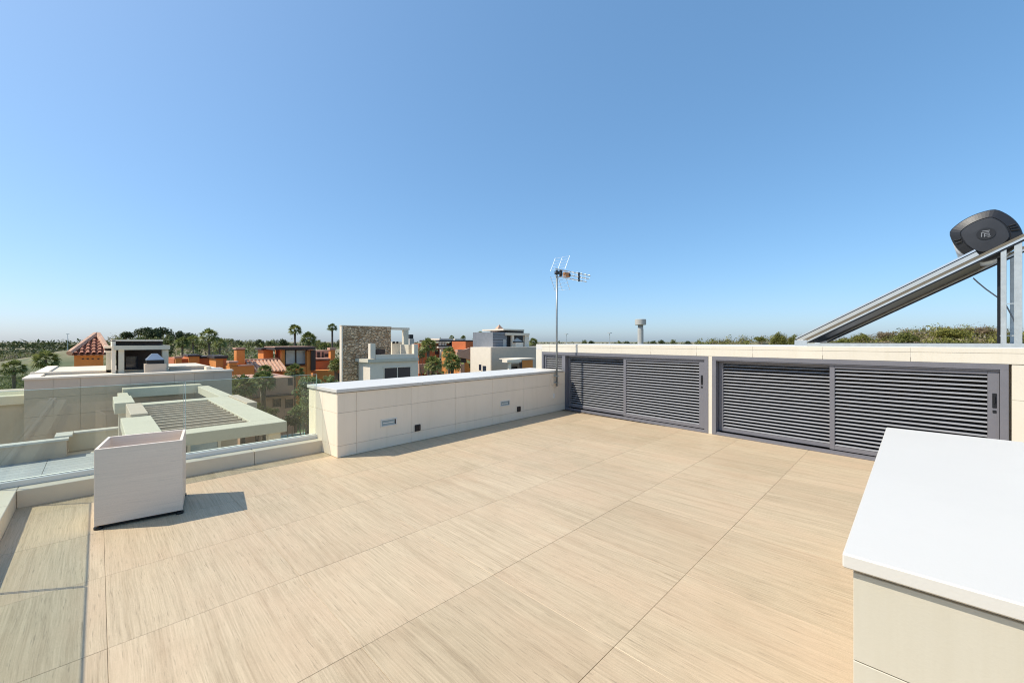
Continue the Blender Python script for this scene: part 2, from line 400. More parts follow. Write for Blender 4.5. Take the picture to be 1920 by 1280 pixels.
for i in range(len(xs) - 1):
    for j in range(len(ys) - 1):
        w, l = round(xs[i + 1] - xs[i] - (J if i == 0 else 0.0009), 4), round(ys[j + 1] - ys[j] - J, 4)
        if l < 0.05: continue
        if (w, l) not in cache: cache[(w, l)] = tile_mesh(w, l)
        link('floor_tile', cache[(w, l)], floor, ((xs[i] + xs[i + 1]) / 2, (ys[j] + ys[j + 1]) / 2, rng.uniform(-0.0004, 0.0004)))
# the storeys under the terrace
MB().box(-0.90, 9.55, -2.68, 6.34, GZ, -0.31).obj('house_body', M['white'], floor)

# ================================================================== PARAPET WALL
PZ = 0.85                                            # under the coping
def clad_face(parent, mat, L, zs, joints, place, thick=0.014, gap=0.003):
    """cladding panels on a face: place(u0,u1,z0,z1) makes one"""
    for z0, z1 in zip(zs[:-1], zs[1:]):
        for u0, u1 in zip(joints[:-1], joints[1:]):
            place(u0 + gap / 2, u1 - gap / 2, z0 + gap / 2, z1 - gap / 2)
pa0, pa1 = (2.206, 5.405), (7.36, 5.625)
pang = math.atan2(pa1[1] - pa0[1], pa1[0] - pa0[0]); PL = math.hypot(pa1[0] - pa0[0], pa1[1] - pa0[1])
par = thing('parapet_wall', 'long cream clad parapet wall with white coping, running back to the louvred doors', 'wall', (*pa0, 0), pang)
PT = 0.92
lbox(par, 'wall_core', 'cladjoint', 0.014, PL + 0.3, 0.014, PT - 0.014, 0, PZ - 0.002)
pj = [0.0] + [0.262 + 0.872 * k for k in range(6)] + [PL + 0.02]
clad_face(par, 'clad', PL, [0.003, 0.152, 0.585, PZ - 0.004], pj, lambda a, b, c, d: lbox(par, 'wall_panel', 'cladshade', a, b, 0, 0.013, c, d, 0.0012))
clad_face(par, 'clad', PT, [0.003, 0.152, 0.585, PZ - 0.004], [0.0135, 0.46, PT], lambda a, b, c, d: lbox(par, 'wall_panel', 'cladshade', 0, 0.013, a, b, c, d, 0.0012))
lbox(par, 'coping_underlay', 'shadowgap', 0.012, PL + 0.02, 0.012, PT - 0.02, PZ - 0.001, PZ + 0.006)
cj = [-0.022, 1.33, 2.68, 4.03, PL - 0.06]
for a, b in zip(cj[:-1], cj[1:]):
    lbox(par, 'coping', 'coping', a + 0.0015, b - 0.0015, -0.022, PT + 0.02, PZ + 0.006, 0.902, 0.004)
def wall_lamp(s, label):
    x, y = pa0[0] + math.cos(pang) * s, pa0[1] + math.sin(pang) * s
    t = thing('wall_lamp', label, 'wall lamp', (x, y, 0.36), pang, 'recessed lamps in the parapet')
    w, h = 0.13, 0.05
    m = MB()
    m.box(-w, w, -0.012, 0.0, h - 0.012, h, 0.002).box(-w, w, -0.012, 0.0, -h, -h + 0.012, 0.002)
    m.box(-w, -w + 0.014, -0.012, 0.0, -h + 0.0125, h - 0.0125, 0.002).box(w - 0.014, w, -0.012, 0.0, -h + 0.0125, h - 0.0125, 0.002)
    m.obj('rim', M['whitealu'], t)
    lbox(t, 'lens', 'lens', -w + 0.016, w - 0.03, -0.004, -0.0005, -h + 0.014, h - 0.014)
    lbox(t, 'lamp_housing', 'black', w - 0.029, w - 0.0145, -0.006, -0.0005, -h + 0.014, h - 0.014)
    lbox(t, 'reflector', 'whitealu', -w + 0.04, w - 0.05, -0.006, -0.0042, -0.006, 0.004)
wall_lamp(0.75, 'recessed rectangular lamp in the parapet, nearest the glass balustrade')
wall_lamp(3.21, 'recessed rectangular lamp in the parapet, nearer the antenna mast')
def socket(s, label):
    x, y = pa0[0] + math.cos(pang) * s, pa0[1] + math.sin(pang) * s
    t = thing('wall_socket', label, 'socket', (x, y, 0.205), pang, 'sockets low on the parapet')
    lbox(t, 'base_plate', 'brown', -0.05, 0.05, -0.012, 0.0, -0.05, 0.05, 0.003)
    lbox(t, 'hinged_lid', 'black', -0.046, -0.004, -0.026, -0.0122, -0.04, 0.04, 0.003)
    lbox(t, 'hinged_lid', 'brown', 0.004, 0.046, -0.024, -0.0122, -0.04, 0.04, 0.003)
socket(1.245, 'small dark weatherproof socket on the parapet, nearest the glass balustrade')
socket(3.60, 'small dark weatherproof socket on the parapet, below and right of the far lamp')

# ================================================================== GLASS BALUSTRADES on their kerb
KH = 0.16
kb = thing('balustrade_kerb', 'low cream stone kerb carrying the glass balustrade behind the planter', 'kerb', (-0.53, 5.875, 0))
for a, b in ((0.0, 0.95), (0.95, 1.90), (1.90, 2.735)):
    lbox(kb, 'kerb_stone', 'sandcurb', a + 0.002, b - 0.002, 0, 0.47, -0.01, KH, 0.004)
kl = thing('balustrade_kerb', 'low cream stone kerb along the left edge of the terrace', 'kerb', (-0.53, 5.875, 0))
for k in range(9):
    b = 0.47 - 0.95 * k
    lbox(kl, 'kerb_stone', 'sandcurb', -0.40, -0.0, max(-8.5, b - 0.95) + 0.002, b - 0.002, -0.01, KH, 0.004)
def balustrade(label, along, panels, fixed, run):
    t = thing('glass_balustrade', label, 'balustrade', (-0.75, 6.09, KH), 0, 'glass balustrades round the terrace')
    def bx(name, mat, a, b, c, d, z0, z1, bv=0.0):
        if along == 'x': return lbox(t, name, mat, a, b, c, d, z0, z1, bv)
        return lbox(t, name, mat, c, d, a, b, z0, z1, bv)
    a0, a1 = run
    bx('channel', 'whitealu', a0, a1, -0.055, -0.012, 0.0005, 0.055, 0.003)
    bx('channel', 'whitealu', a0, a1, 0.012, 0.055, 0.0005, 0.055, 0.003)
    bx('gasket', 'black', a0, a1, -0.0115, -0.0065, 0.03, 0.057)
    for a, b in panels:
        p = bx('glass_pane', 'glass', a, b, -0.006, 0.006, 0.012, 0.90)
        bx('glass_edge', 'glassedge', a, b, -0.0055, 0.0055, 0.9005, 0.903)
        for q in (a - 0.0045, b + 0.0005): bx('glass_edge', 'glassedge', q, q + 0.004, -0.0055, 0.0055, 0.06, 0.9)
    return t
balustrade('frameless glass balustrade behind the planter, running to the parapet', 'x', [(0.0, 1.45), (1.47, 2.94)], 0, (-0.05, 2.94))
balustrade('frameless glass balustrade along the left edge of the terrace', 'y', [(-1.885, -0.02), (-3.76, -1.905), (-5.63, -3.78), (-7.50, -5.65)], 0, (-8.4, -0.06))

# ================================================================== PLANTER
pl = thing('planter_box', 'empty pale box planter standing by the glass balustrade', 'planter', (0.295, 4.965, 0), R(-9.0))
w = 0.28; z0, z1, th = 0.032, 0.655, 0.022
lbox(pl, 'side_panel', 'planter', -w, w, -w, -w + th, z0, z1, 0.002)
lbox(pl, 'side_panel', 'planter', -w, w, w - th, w, z0, z1, 0.002)
lbox(pl, 'side_panel', 'planter', -w, -w + th, -w + th + 0.0005, w - th - 0.0005, z0, z1, 0.002)
lbox(pl, 'side_panel', 'planter', w - th, w, -w + th + 0.0005, w - th - 0.0005, z0, z1, 0.002)
lbox(pl, 'bottom_panel', 'planter', -w + th + 0.001, w - th - 0.001, -w + th + 0.001, w - th - 0.001, z0 + 0.003, z0 + 0.03)
lbox(pl, 'gap_shade', 'black', -w + 0.025, w - 0.025, -w + 0.025, w - 0.025, 0.006, z0 + 0.0025)  # inset black box paints the shade in the gap under the planter
for sx in (-1, 1):
    for sy in (-1, 1):
        MB().lathe([(0.0, 0.0), (0.028, 0.0), (0.03, 0.012), (0.028, 0.020), (0.0, 0.020)], 14, (sx * (w - 0.022), sy * (w - 0.022))).obj('foot', M['black'], pl)

# ================================================================== NEAR WALL BLOCK
bk = thing('stair_wall_block', 'cream clad wall block with broad white coping in the near right corner', 'wall', (1.578, 0.135, 0))
BL, BW = 2.47, 2.6
lbox(bk, 'wall_core', 'cladjoint', 0.0145, BL, -BW, -0.0145, 0, PZ - 0.002)
clad_face(bk, 'clad', BW, [0.003, 0.152, 0.585, PZ - 0.004], [-2.6, -1.76, -0.88, 0.0], lambda a, b, c, d: lbox(bk, 'wall_panel', 'cladsun', 0, 0.0135, a, b, c, d, 0.0012))
clad_face(bk, 'clad', BL, [0.003, 0.152, 0.585, PZ - 0.004], [0.0, 0.60, 1.48, 2.36, BL], lambda a, b, c, d: lbox(bk, 'wall_panel', 'cladsun', a + (0.0145 if a < 0.1 else 0), b, -0.0135, 0, c, d, 0.0012))
lbox(bk, 'coping_underlay', 'shadowgap', 0.022, BL, -BW, -0.022, PZ - 0.001, PZ + 0.008)
lbox(bk, 'coping', 'coping', -0.022, BL + 0.02, -BW, 0.022, PZ + 0.0085, 0.902, 0.0045)

# ================================================================== LOUVRED ENCLOSURE
EA = R(-94.409)
en = thing('louvred_enclosure', 'low cream clad plant enclosure with white roof and grey louvred fronts', 'enclosure', (7.360, 5.255, 0), EA)
EZ, FT = 1.465, 1.285
S0, S1 = -1.31, 7.2
# carcass: roof, back, ends, posts
lbox(en, 'roof_slab', 'coping', S0, S1, 0.002, 2.4, 1.335, EZ, 0.006)
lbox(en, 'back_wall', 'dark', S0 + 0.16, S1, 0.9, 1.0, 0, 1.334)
lbox(en, 'end_wall', 'clad', S0, -1.112, 0.0, 2.3, GZ, 1.334, 0.003)
lbox(en, 'end_wall', 'clad', 6.0, S1, 0.015, 1.1, -0.01, 1.333)
ej = [6.0, 6.42, S1]
clad_face(en, 'clad', 1, [0.0, 0.45, 0.90, 1.278], ej, lambda a, b, c, d: lbox(en, 'wall_panel', 'clad', a, b, 0.0, 0.0145, c, d, 0.0012))
lbox(en, 'post', 'clad', 2.798, 2.858, 0.0, 0.30, 0, FT - 0.002, 0.0015)
lbox(en, 'lintel_core', 'cladjoint', -1.111, S1, 0.0145, 0.28, FT - 0.001, 1.3345)
fj = [-1.11, -0.86, -0.01, 0.86, 1.735, 2.60, 3.47, 4.345, 5.22, 6.09, S1]
for a, b in zip(fj[:-1], fj[1:]):
    lbox(en, 'fascia_panel', 'clad', a + 0.002, b - 0.002, -0.0005, 0.0140, FT + 0.001, 1.398, 0.0012)
for a, b in zip(fj[:-1], fj[1:]):
    lbox(en, 'fascia_cap', 'clad', a + 0.001, b - 0.001, -0.003, 0.0016, 1.402, EZ - 0.008, 0.001)
# dark floor inside
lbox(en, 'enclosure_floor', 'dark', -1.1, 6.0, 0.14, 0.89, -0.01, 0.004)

slat_cache = {}
def slat_mesh(L):
    k = round(L, 3)
    if k not in slat_cache:
        # blade: lower outer lip, face leaning back and up
        prof = [(0.000, 0.000), (0.000, 0.005), (0.030, 0.021), (0.036, 0.021), (0.036, 0.018), (0.006, 0.000)]
        vs = [(x, y, z) for x in (0, L) for y, z in prof]; n = len(prof)
        fs = [tuple(range(n)), tuple(range(2 * n - 1, n - 1, -1))] + [(i, (i + 1) % n, n + (i + 1) % n, n + i) for i in range(n)]
        slat_cache[k] = MB().add(vs, fs).mesh('slat', M['slat'])
    return slat_cache[k]
PITCH = 0.0505
def louvre_leaf(s0, s1, y0, handle=None, zt=1.205, zb=0.062, stile=0.045, left=None, right=None):
    L = s1 - s0; sl_, sr = left or stile, right or stile; D = 0.045
    t = MB().box(0, sl_, 0, D, zb, zt, 0.0015).obj('louvred_door', M['frame'], en); t.location = (s0, y0, 0)
    lbox(t, 'stile', 'frame', L - sr, L, 0, D, zb, zt, 0.0015)
    lbox(t, 'top_rail', 'frame', sl_ + 0.0005, L - sr - 0.0005, 0.001, D - 0.001, zt - 0.040, zt, 0.0015)
    lbox(t, 'bottom_rail', 'frame', sl_ + 0.0005, L - sr - 0.0005, 0.001, D - 0.001, zb, zb + 0.05, 0.0015)
    me = slat_mesh(L - sl_ - sr - 0.002); z = zb + 0.056
    while z < zt - 0.072:
        link('slat', me, t, (sl_ + 0.001, 0.003, z)); z += PITCH
    if handle is not None:
        MB().box(handle - 0.016, handle + 0.016, -0.006, -0.0005, 0.80, 0.96, 0.002).box(handle - 0.006, handle + 0.006, -0.018, -0.0055, 0.85, 0.93, 0.002).obj('handle', M['black'], t)
        lbox(t, 'lock', 'black', handle - 0.014, handle + 0.014, -0.007, -0.0005, 0.745, 0.775, 0.002)
    return t
def outer_frame(a, b):
    L = b - a
    t = MB().box(0, 0.062, -0.008, 0.15, 0.0, FT - 0.062, 0.002).obj('door_frame', M['frame'], en); t.location = (a, 0, 0)
    lbox(t, 'jamb', 'frame', L - 0.062, L, -0.008, 0.15, 0.0, FT - 0.062, 0.002)
    lbox(t, 'head', 'frame', 0, L, -0.008, 0.15, FT - 0.0615, FT - 0.002, 0.002)
    lbox(t, 'head_bead', 'frame', 0.0625, L - 0.0625, 0.002, 0.03, FT - 0.078, FT - 0.062, 0.002)
    lbox(t, 'sill', 'frame', 0.0625, L - 0.0625, -0.006, 0.15, 0.002, 0.030, 0.002)
    lbox(t, 'sill_track', 'frame', 0.0625, L - 0.0625, 0.006, 0.012, 0.0305, 0.052)
    return t
f1 = outer_frame(-1.108, 2.796)          # behind the parapet end
f2 = outer_frame(2.86, 5.98)             # beside the near wall block
lbox(f1, 'mullion', 'frame', 0.655, 0.745, -0.007, 0.14, 0.031, FT - 0.079, 0.002)
louvre_leaf(-1.044, -0.455, 0.03)
louvre_leaf(-0.36, 1.175, 0.095)
louvre_leaf(1.14, 2.730, 0.022, handle=1.59 - 0.05, left=0.055, right=0.095)
louvre_leaf(2.925, 4.46, 0.095, left=0.07)
louvre_leaf(4.42, 5.915, 0.022, handle=1.495 - 0.035, left=0.055, right=0.085)

# ================================================================== SOLAR WATER HEATER
hh = thing('solar_water_heater', 'solar water heater with dark capped tank above a sloping collector on the white roof', 'solar heater',
           (en.location.x + math.cos(EA) * 4.06 - math.sin(EA) * 0.10, en.location.y + math.sin(EA) * 4.06 + math.cos(EA) * 0.10, EZ), EA)
ta = math.atan2(2.482 - 1.52, 5.745 - 4.06)        # slope of the collector
ca, sa = math.cos(ta), math.sin(ta)
def along(a, p, base=(0.0, 0.055)):                # distance up the slope, offset square to it
    return base[0] + a * ca - p * sa, base[1] + a * sa + p * ca
def sloped(parent, name, mat, a0, a1, p0, p1, y0, y1):
    q = [along(a0, p0), along(a1, p0), along(a1, p1), along(a0, p1)]
    vs = [(x, y, z) for y in (y0, y1) for x, z in q]
    return MB().add(vs, [(0, 1, 2, 3), (7, 6, 5, 4), (0, 4, 5, 1), (1, 5, 6, 2), (2, 6, 7, 3), (3, 7, 4, 0)]).obj(name, M[mat], parent)
CW = 1.05; Y0 = -0.072
cl = sloped(hh, 'collector', 'coll', 0.0, 1.97, 0.002, 0.046, Y0, CW)
sloped(cl, 'collector_trim', 'alu', -0.004, 1.974, 0.0565, 0.076, Y0 - 0.006, CW + 0.006)
sloped(cl, 'collector_glass', 'collglass', 0.03, 1.94, 0.0762, 0.080, Y0 + 0.03, CW - 0.03)
sloped(cl, 'collector_seal', 'black', 0.002, 1.968, 0.0465, 0.0560, Y0 + 0.002, CW - 0.002)
sloped(cl, 'collector_back', 'black', 0.02, 1.96, -0.020, -0.0005, Y0 + 0.05, CW - 0.05)
for y in (Y0 + 0.004, CW - 0.044):
    rl = sloped(hh, 'slope_rail', 'bronze', -0.02, 2.62, -0.026, 0.0015, y, y + 0.04)
    sloped(rl, 'rail_web', 'coll', -0.02, 2.62, -0.042, -0.0265, y + 0.003, y + 0.037)
    sloped(rl, 'rail_lip', 'alu', -0.02, 2.62, -0.050, -0.0425, y - 0.004, y + 0.044)
    sloped(rl, 'rail_seal', 'black', 0.10, 2.62, -0.066, -0.0505, y + 0.002, y + 0.038)
    lbox(hh, 'base_rail', 'galv', -0.03, 2.10, y, y + 0.04, 0.001, 0.042, 0.002)
    lbox(hh, 'foot_bracket', 'alu', -0.05, 0.10, y - 0.006, y - 0.0005, 0.0, 0.085, 0.002)
def leg(x, y, mat, wd=0.05):
    zt = along(x / ca, -0.068)[1]
    lbox(hh, 'leg', mat, x - wd / 2, x + wd / 2, y, y + 0.03, 0.043, zt - 0.005, 0.002)
leg(1.885, Y0 + 0.01, 'galv', 0.042); leg(1.985, Y0 + 0.01, 'galv', 0.056); leg(1.885, CW - 0.04, 'galv', 0.05); leg(1.985, CW - 0.04, 'galv', 0.056)
lbox(hh, 'shade_strip', 'black', 0.16, 1.83, 0.34, 0.40, 0.0, 0.046)  # black strip stands in for the dark shade on the roof under the collector
lbox(hh, 'cross_brace', 'galv', 1.86, 1.985, 0.0, 0.008, 0.12, 0.135)
lbox(hh, 'cross_brace', 'galv', 1.91, 1.955, -0.05, -0.045, 0.47, 0.48)
MB().tube([(1.66, 0.3, 0.82), (1.70, 0.31, 0.76), (1.76, 0.33, 0.68), (1.83, 0.36, 0.60), (1.90, 0.4, 0.52), (1.97, 0.45, 0.32), (2.0, 0.5, 0.16)], 0.007, 6).obj('pipe', M['slate'], hh)
MB().box(1.842, 1.884, 0.13, 0.17, 0.043, along(1.86 / ca, -0.03)[1]).obj('insulated_pipe', M['black'], hh)
# tank: rounded square section lying across the collector, axis along the enclosure depth
TC = (5.805 - 4.06, 2.722 - EZ)                     # centre of the cap (s, z)
def cap_ring(k, y, bul=0.35, n=48, corners=None):
    """outline with four soft corners, k = scale"""
    cs = [(0.082, 0.283), (-0.272, 0.098), (-0.035, -0.298), (0.282, -0.095)]
    out = []
    for i in range(4):
        a = Vector(cs[i]); b = Vector(cs[(i + 1) % 4]); mid = (a + b) / 2
        bow = mid + mid.normalized() * 0.050
        for q in range(n // 4):
            u = q / (n // 4)
            p = a * (1 - u) ** 2 + (bow * 2 - mid) * 2 * u * (1 - u) + b * u * u
            out.append(p)
    # soften corners
    for _ in range(1):
        out = [(out[i - 1] + out[i] * 2 + out[(i + 1) % len(out)]) / 4 for i in range(len(out))]
    return [(TC[0] + p.x * k, y, TC[1] + p.y * k) for p in out]
def loft(rings, close=True):
    n = len(rings[0]); vs = [v for r in rings for v in r]; fs = []
    for i in range(len(rings) - 1):
        for k in range(n): fs.append((i * n + k, i * n + (k + 1) % n, (i + 1) * n + (k + 1) % n, (i + 1) * n + k))
    if close: fs.append(tuple(range(n))); fs.append(tuple((len(rings) - 1) * n + k for k in range(n)))
    return MB().add(vs, fs)
def tank_ring(y):
    return [(TC[0] + 0.240 * math.cos(a) - 0.006, y, TC[1] + 0.016 + 0.240 * math.sin(a)) for a in [2 * math.pi * k / 40 for k in range(40)]]
tk = loft([tank_ring(0.055), tank_ring(1.10)]).obj('tank', M['tank'], hh, True)
cp = loft([cap_ring(1.0, 0.075), cap_ring(1.0, 0.010), cap_ring(0.975, -0.004), cap_ring(0.96, -0.007), cap_ring(0.69, -0.030), cap_ring(0.67, -0.026)]).obj('tank_cap', M['capgrey'], hh)
loft([cap_ring(0.655, -0.025), cap_ring(0.655, -0.036), cap_ring(0.635, -0.043), cap_ring(0.30, -0.049)]).obj('cap_boss', M['capboss'], cp)
# dark lower rim and the two vents of the cap
rim = []; base_r = cap_ring(0.962, -0.0075); inner = cap_ring(0.692, -0.0305)
idx = list(range(18, 36))
vs = [base_r[i] for i in idx] + [inner[i] for i in idx]; n = len(idx)
vs = [(x, y - 0.002, z) for x, y, z in vs]
MB().add(vs, [(i, i + 1, n + i + 1, n + i) for i in range(n - 1)]).obj('cap_lower_band', M['capdark'], cp)
for (i0, i1) in ((39, 42), (15, 17)):
    for q in range(3):
        i = i0 + q * (i1 - i0) / 3
        a = Vector(base_r[int(i) % 48]).lerp(Vector(inner[int(i) % 48]), 0.12); b2 = Vector(base_r[int(i) % 48]).lerp(Vector(inner[int(i) % 48]), 0.9)
        MB().tube([a + Vector((0, -0.006, 0)), b2 + Vector((0, -0.006, 0))], 0.009, 6).obj('vent_slot', M['capdark'], cp)
# emblem: dark disc with a raised square letter in a bracket
ec = (5.819 - 4.06, 2.729 - EZ); ey = -0.052
def edisc(r0, y0, y1, mat, name, par_):
    ring = lambda r, y: [(ec[0] + r * 1.12 * math.cos(a), y, ec[1] + r * math.sin(a)) for a in [2 * math.pi * k / 32 for k in range(32)]]
    return loft([ring(r0, y0), ring(r0, y1)]).obj(name, M[mat], par_)
em = edisc(0.064, ey + 0.004, ey - 0.003, 'capdark', 'emblem', cp)
def estroke(x0, x1, z0, z1):
    MB().box(ec[0] + x0, ec[0] + x1, ey - 0.0060, ey - 0.0032, ec[1] + z0, ec[1] + z1, 0.0006).obj('emblem_stroke', M['slate'], cp)
estroke(-0.030, 0.030, 0.028, 0.036); estroke(-0.036, 0.024, 0.012, 0.019); estroke(-0.036, -0.028, -0.030, 0.0115)
estroke(-0.014, -0.007, -0.034, 0.004); estroke(-0.0065, 0.026, -0.003, 0.004); estroke(0.020, 0.0265, -0.022, -0.0035); estroke(-0.0065, 0.0195, -0.023, -0.017); estroke(0.012, 0.034, -0.038, -0.030)

# ================================================================== ANTENNA
ms = PL - 0.37
mx, my = pa0[0] + math.cos(pang) * ms + math.sin(pang) * 0.06, pa0[1] + math.sin(pang) * ms - math.cos(pang) * 0.06
an = thing('antenna_mast', 'tall thin metal mast with a television aerial, bracketed to the parapet end', 'antenna', (mx, my, 0))
MB().tube([(0, 0, 0.56), (0, 0, 3.06)], 0.020, 12).obj('mast', M['mast'], an, True)
MB().lathe([(0.0, 3.06), (0.025, 3.06), (0.025, 3.075), (0.0, 3.08)], 12).obj('mast_cap', M['black'], an)
for z in (0.64, 0.78):
    br = lbox(an, 'bracket', 'galv', -0.035, 0.035, 0.02, 0.056, z - 0.012, z + 0.012)
    MB().tube([(-0.045, -0.03, z), (-0.045, 0.05, z)], 0.006, 6).obj('bracket_bolt', M['galv'], br)
    MB().tube([(0.045, -0.03, z), (0.045, 0.05, z)], 0.006, 6).obj('bracket_bolt', M['galv'], br)
    MB().tube([(-0.05, -0.028, z), (0.05, -0.028, z)], 0.007, 6).obj('clamp', M['galv'], br)
cab = [(0.03, 0.0, 2.9), (0.028, 0.01, 1.8), (0.03, 0.015, 0.95), (0.07, 0.03, 0.80), (0.09, 0.03, 0.62), (0.06, 0.045, 0.55), (-0.02, 0.045, 0.52), (-0.12, 0.04, 0.58), (-0.15, 0.04, 0.70), (-0.11, 0.045, 0.80), (-0.04, 0.045, 0.70), (-0.03, 0.05, 0.5), (-0.03, 0.05, 0.30)]
MB().tube(cab, 0.0045, 6).obj('cable', M['white'], an)
lbox(an, 'junction_box', 'whitealu', -0.065, -0.005, 0.036, 0.0585, 0.30, 0.40, 0.003)
# aerial: three booms along +X, two reflector wings
bm_ = MB()
for z, x1, dy in ((3.10, 1.28, 0.0), (3.02, 1.20, 0.0), (2.94, 1.12, 0.0)):
    o = MB().tube([(-0.06, 0, z), (x1, 0, z)], 0.011, 8).obj('boom', M['alu'], an)
    for q in range(5):
        xx = 0.52 + 0.16 * q
        if xx < x1: MB().tube([(xx, -0.075, z), (xx, 0.075, z)], 0.0035, 6).obj('director', M['alu'], o)
dp = lbox(an, 'dipole_box', 'orange_box', 0.26, 0.44, -0.035, 0.035, 2.965, 3.065, 0.006)
lbox(dp, 'dipole_clamp', 'black', 0.385, 0.455, -0.038, 0.038, 2.985, 3.045, 0.004)
lbox(an, 'boom_spacer', 'black', 0.80, 0.838, -0.015, 0.015, 2.915, 3.125, 0.003)
lbox(an, 'mast_clamp', 'black', -0.035, 0.05, -0.04, 0.04, 2.985, 3.055, 0.004)
lbox(an, 'mast_clamp', 'black', 0.12, 0.165, -0.03, 0.03, 2.955, 3.085, 0.004)
for up in (1, -1):
    wg = []
    for k in range(3):
        y = 0.20 - 0.20 * k
        w_ = MB().tube([(0.03, y, 3.02 + up * 0.06), (0.20, y, 3.02 + up * 0.37)], 0.0048, 6).obj('reflector_rod', M['alu'], an)
    for q in range(5):
        u = 0.08 + 0.2 * q
        MB().tube([(0.03 + 0.17 * u, 0.215, 3.02 + up * (0.06 + 0.34 * u)), (0.03 + 0.17 * u, -0.215, 3.02 + up * (0.06 + 0.34 * u))], 0.0022, 5).obj('reflector_bar', M['alu'], an)
#BACKGROUND
# ================================================================== BACKGROUND HOUSES
def house(name, label, x, y, group=None): return thing(name, label, 'house', (x, y, GZ), 0, group)
def rect_y(t, name, mat, pl_, pr, pt, pb, Y, depth, b=0.0, sub=None):   # box whose front face lies on plane Y between bearings
    xa, za = fy(pl_, pt, Y); xb, zb_ = fy(pr, pb, Y); d0 = fy(pl_, pb, Y)[1]; d1 = fy(pr, pt, Y)[1]
    zt = (za + d1) / 2; zb2 = (zb_ + d0) / 2
    return wbox(t, name, mat, xa, xb, Y, Y + depth, zb2, zt, b, sub)

# --- neighbour villa: wide clad wall with roof kiosk
NY = 20.0
x0, zt = fy(45, 706, NY); x1, zt2 = fy(435, 694.5, NY); NZ = (zt + zt2) / 2
nb = house('neighbour_villa', 'pale clad villa left of the terrace with a dark roof kiosk and white pergola below', (x0 + x1) / 2, NY)
wbox(nb, 'wall', 'cladjoint', x0, x1, NY + 0.02, NY + 9, GZ, NZ - 0.06)
xj = [x0 + k * (x1 - x0) / 9 for k in range(10)]
zj = [NZ - 0.06 - 0.6 * k for k in range(6)] + [GZ + 0.02]
for a, b in zip(xj[:-1], xj[1:]):
    for c, d in zip(zj[1:], zj[:-1]):
        wbox(nb, 'wall_panel', 'wclad', a + 0.004, b - 0.004, NY, NY + 0.019, c + 0.004, d - 0.004)
wbox(nb, 'coping', 'white', x0 - 0.04, x1 + 0.04, NY - 0.05, NY + 0.35, NZ - 0.059, NZ)
wbox(nb, 'coping', 'white', x0 - 0.04, x0 + 0.30, NY + 0.351, NY + 9, NZ - 0.059, NZ + 0.002)
wbox(nb, 'roof_deck', 'roofgrey', x0 + 0.301, x1 - 0.01, NY + 0.351, NY + 8.9, NZ - 0.5, NZ - 0.1)
# back parapet with its coping, seen over the front one
rect_y(nb, 'back_parapet', 'wclad', 57, 214, 699, 712, NY + 2.2, 0.2); rect_y(nb, 'back_coping', 'white', 56, 215, 695.5, 698.8, NY + 2.2, 0.3)
KY = NY + 1.6
ko = rect_y(nb, 'kiosk_back_wall', 'darkbrown', 218, 305, 647, 706, KY + 2.4, 0.1)
rect_y(nb, 'kiosk_side_wall', 'white', 210, 217, 638, 706, KY, 2.39)
rect_y(nb, 'kiosk_roof', 'white', 210, 306, 636.5, 639.5, KY, 2.5); rect_y(nb, 'kiosk_band', 'darkbrown', 217.5, 305, 639.8, 647, KY + 0.25, 2.2)
rect_y(nb, 'kiosk_slab', 'beigebeam', 213, 319, 647.5, 655.5, KY - 0.12, 2.4)
for a, b in ((222, 233), (304.5, 316)): rect_y(nb, 'kiosk_column', 'beigebeam', a, b, 655.8, 706, KY, 0.3)
dr = rect_y(nb, 'kiosk_door', 'window', 236, 258, 668, 706, KY + 2.33, 0.05)
rect_y(nb, 'door_frame', 'darkbrown', 235, 260, 666, 668, KY + 2.3, 0.05)
rect_y(nb, 'side_canopy', 'white', 195, 212, 649, 653, KY + 0.6, 1.2); rect_y(nb, 'side_canopy', 'white', 196, 212, 657.5, 661, KY + 0.6, 1.2)
rect_y(nb, 'side_beam', 'darkbrown', 197, 212, 653.2, 657.3, KY + 0.8, 0.9)
rect_y(nb, 'side_pillar', 'beigebeam', 199, 208, 661.2, 699, KY + 0.6, 0.35)
# barbecue chimney with zinc hat
by_ = KY - 0.9
bb = rect_y(nb, 'barbecue', 'wclad', 272, 312, 682, 706, by_, 0.8)
rect_y(nb, 'barbecue_opening', 'black', 275, 308, 675, 681.7, by_ + 0.1, 0.6)
xa, za = fy(274, 675, by_); xb, _ = fy(309, 675, by_); zc = fy(291, 663, by_)[1]; l = nb.location
hat = MB(); cx_, cy_ = (xa + xb) / 2, by_ + 0.4; hw = (xb - xa) / 2
hat.add([(cx_ - hw - l.x, cy_ - 0.4 - l.y, za - l.z), (cx_ + hw - l.x, cy_ - 0.4 - l.y, za - l.z), (cx_ + hw - l.x, cy_ + 0.4 - l.y, za - l.z), (cx_ - hw - l.x, cy_ + 0.4 - l.y, za - l.z),
         (cx_ - hw * .3 - l.x, cy_ - 0.12 - l.y, zc - l.z), (cx_ + hw * .3 - l.x, cy_ - 0.12 - l.y, zc - l.z), (cx_ + hw * .3 - l.x, cy_ + 0.12 - l.y, zc - l.z), (cx_ - hw * .3 - l.x, cy_ + 0.12 - l.y, zc - l.z)],
        [(0, 1, 5, 4), (1, 2, 6, 5), (2, 3, 7, 6), (3, 0, 4, 7), (4, 5, 6, 7), (3, 2, 1, 0)])
hat.obj('chimney_hat', M['bluecap'], nb)
rect_y(nb, 'roof_parapet', 'wclad', 318, 386, 688, 706, NY + 2.0, 0.2); rect_y(nb, 'roof_parapet_cap', 'white', 317, 387, 686, 687.8, NY + 1.97, 0.28)
rect_y(nb, 'roof_unit', 'white', 387, 396, 687, 700, NY + 0.9, 0.5); rect_y(nb, 'roof_unit', 'coping', 397, 418, 690, 700, NY + 0.8, 0.6)
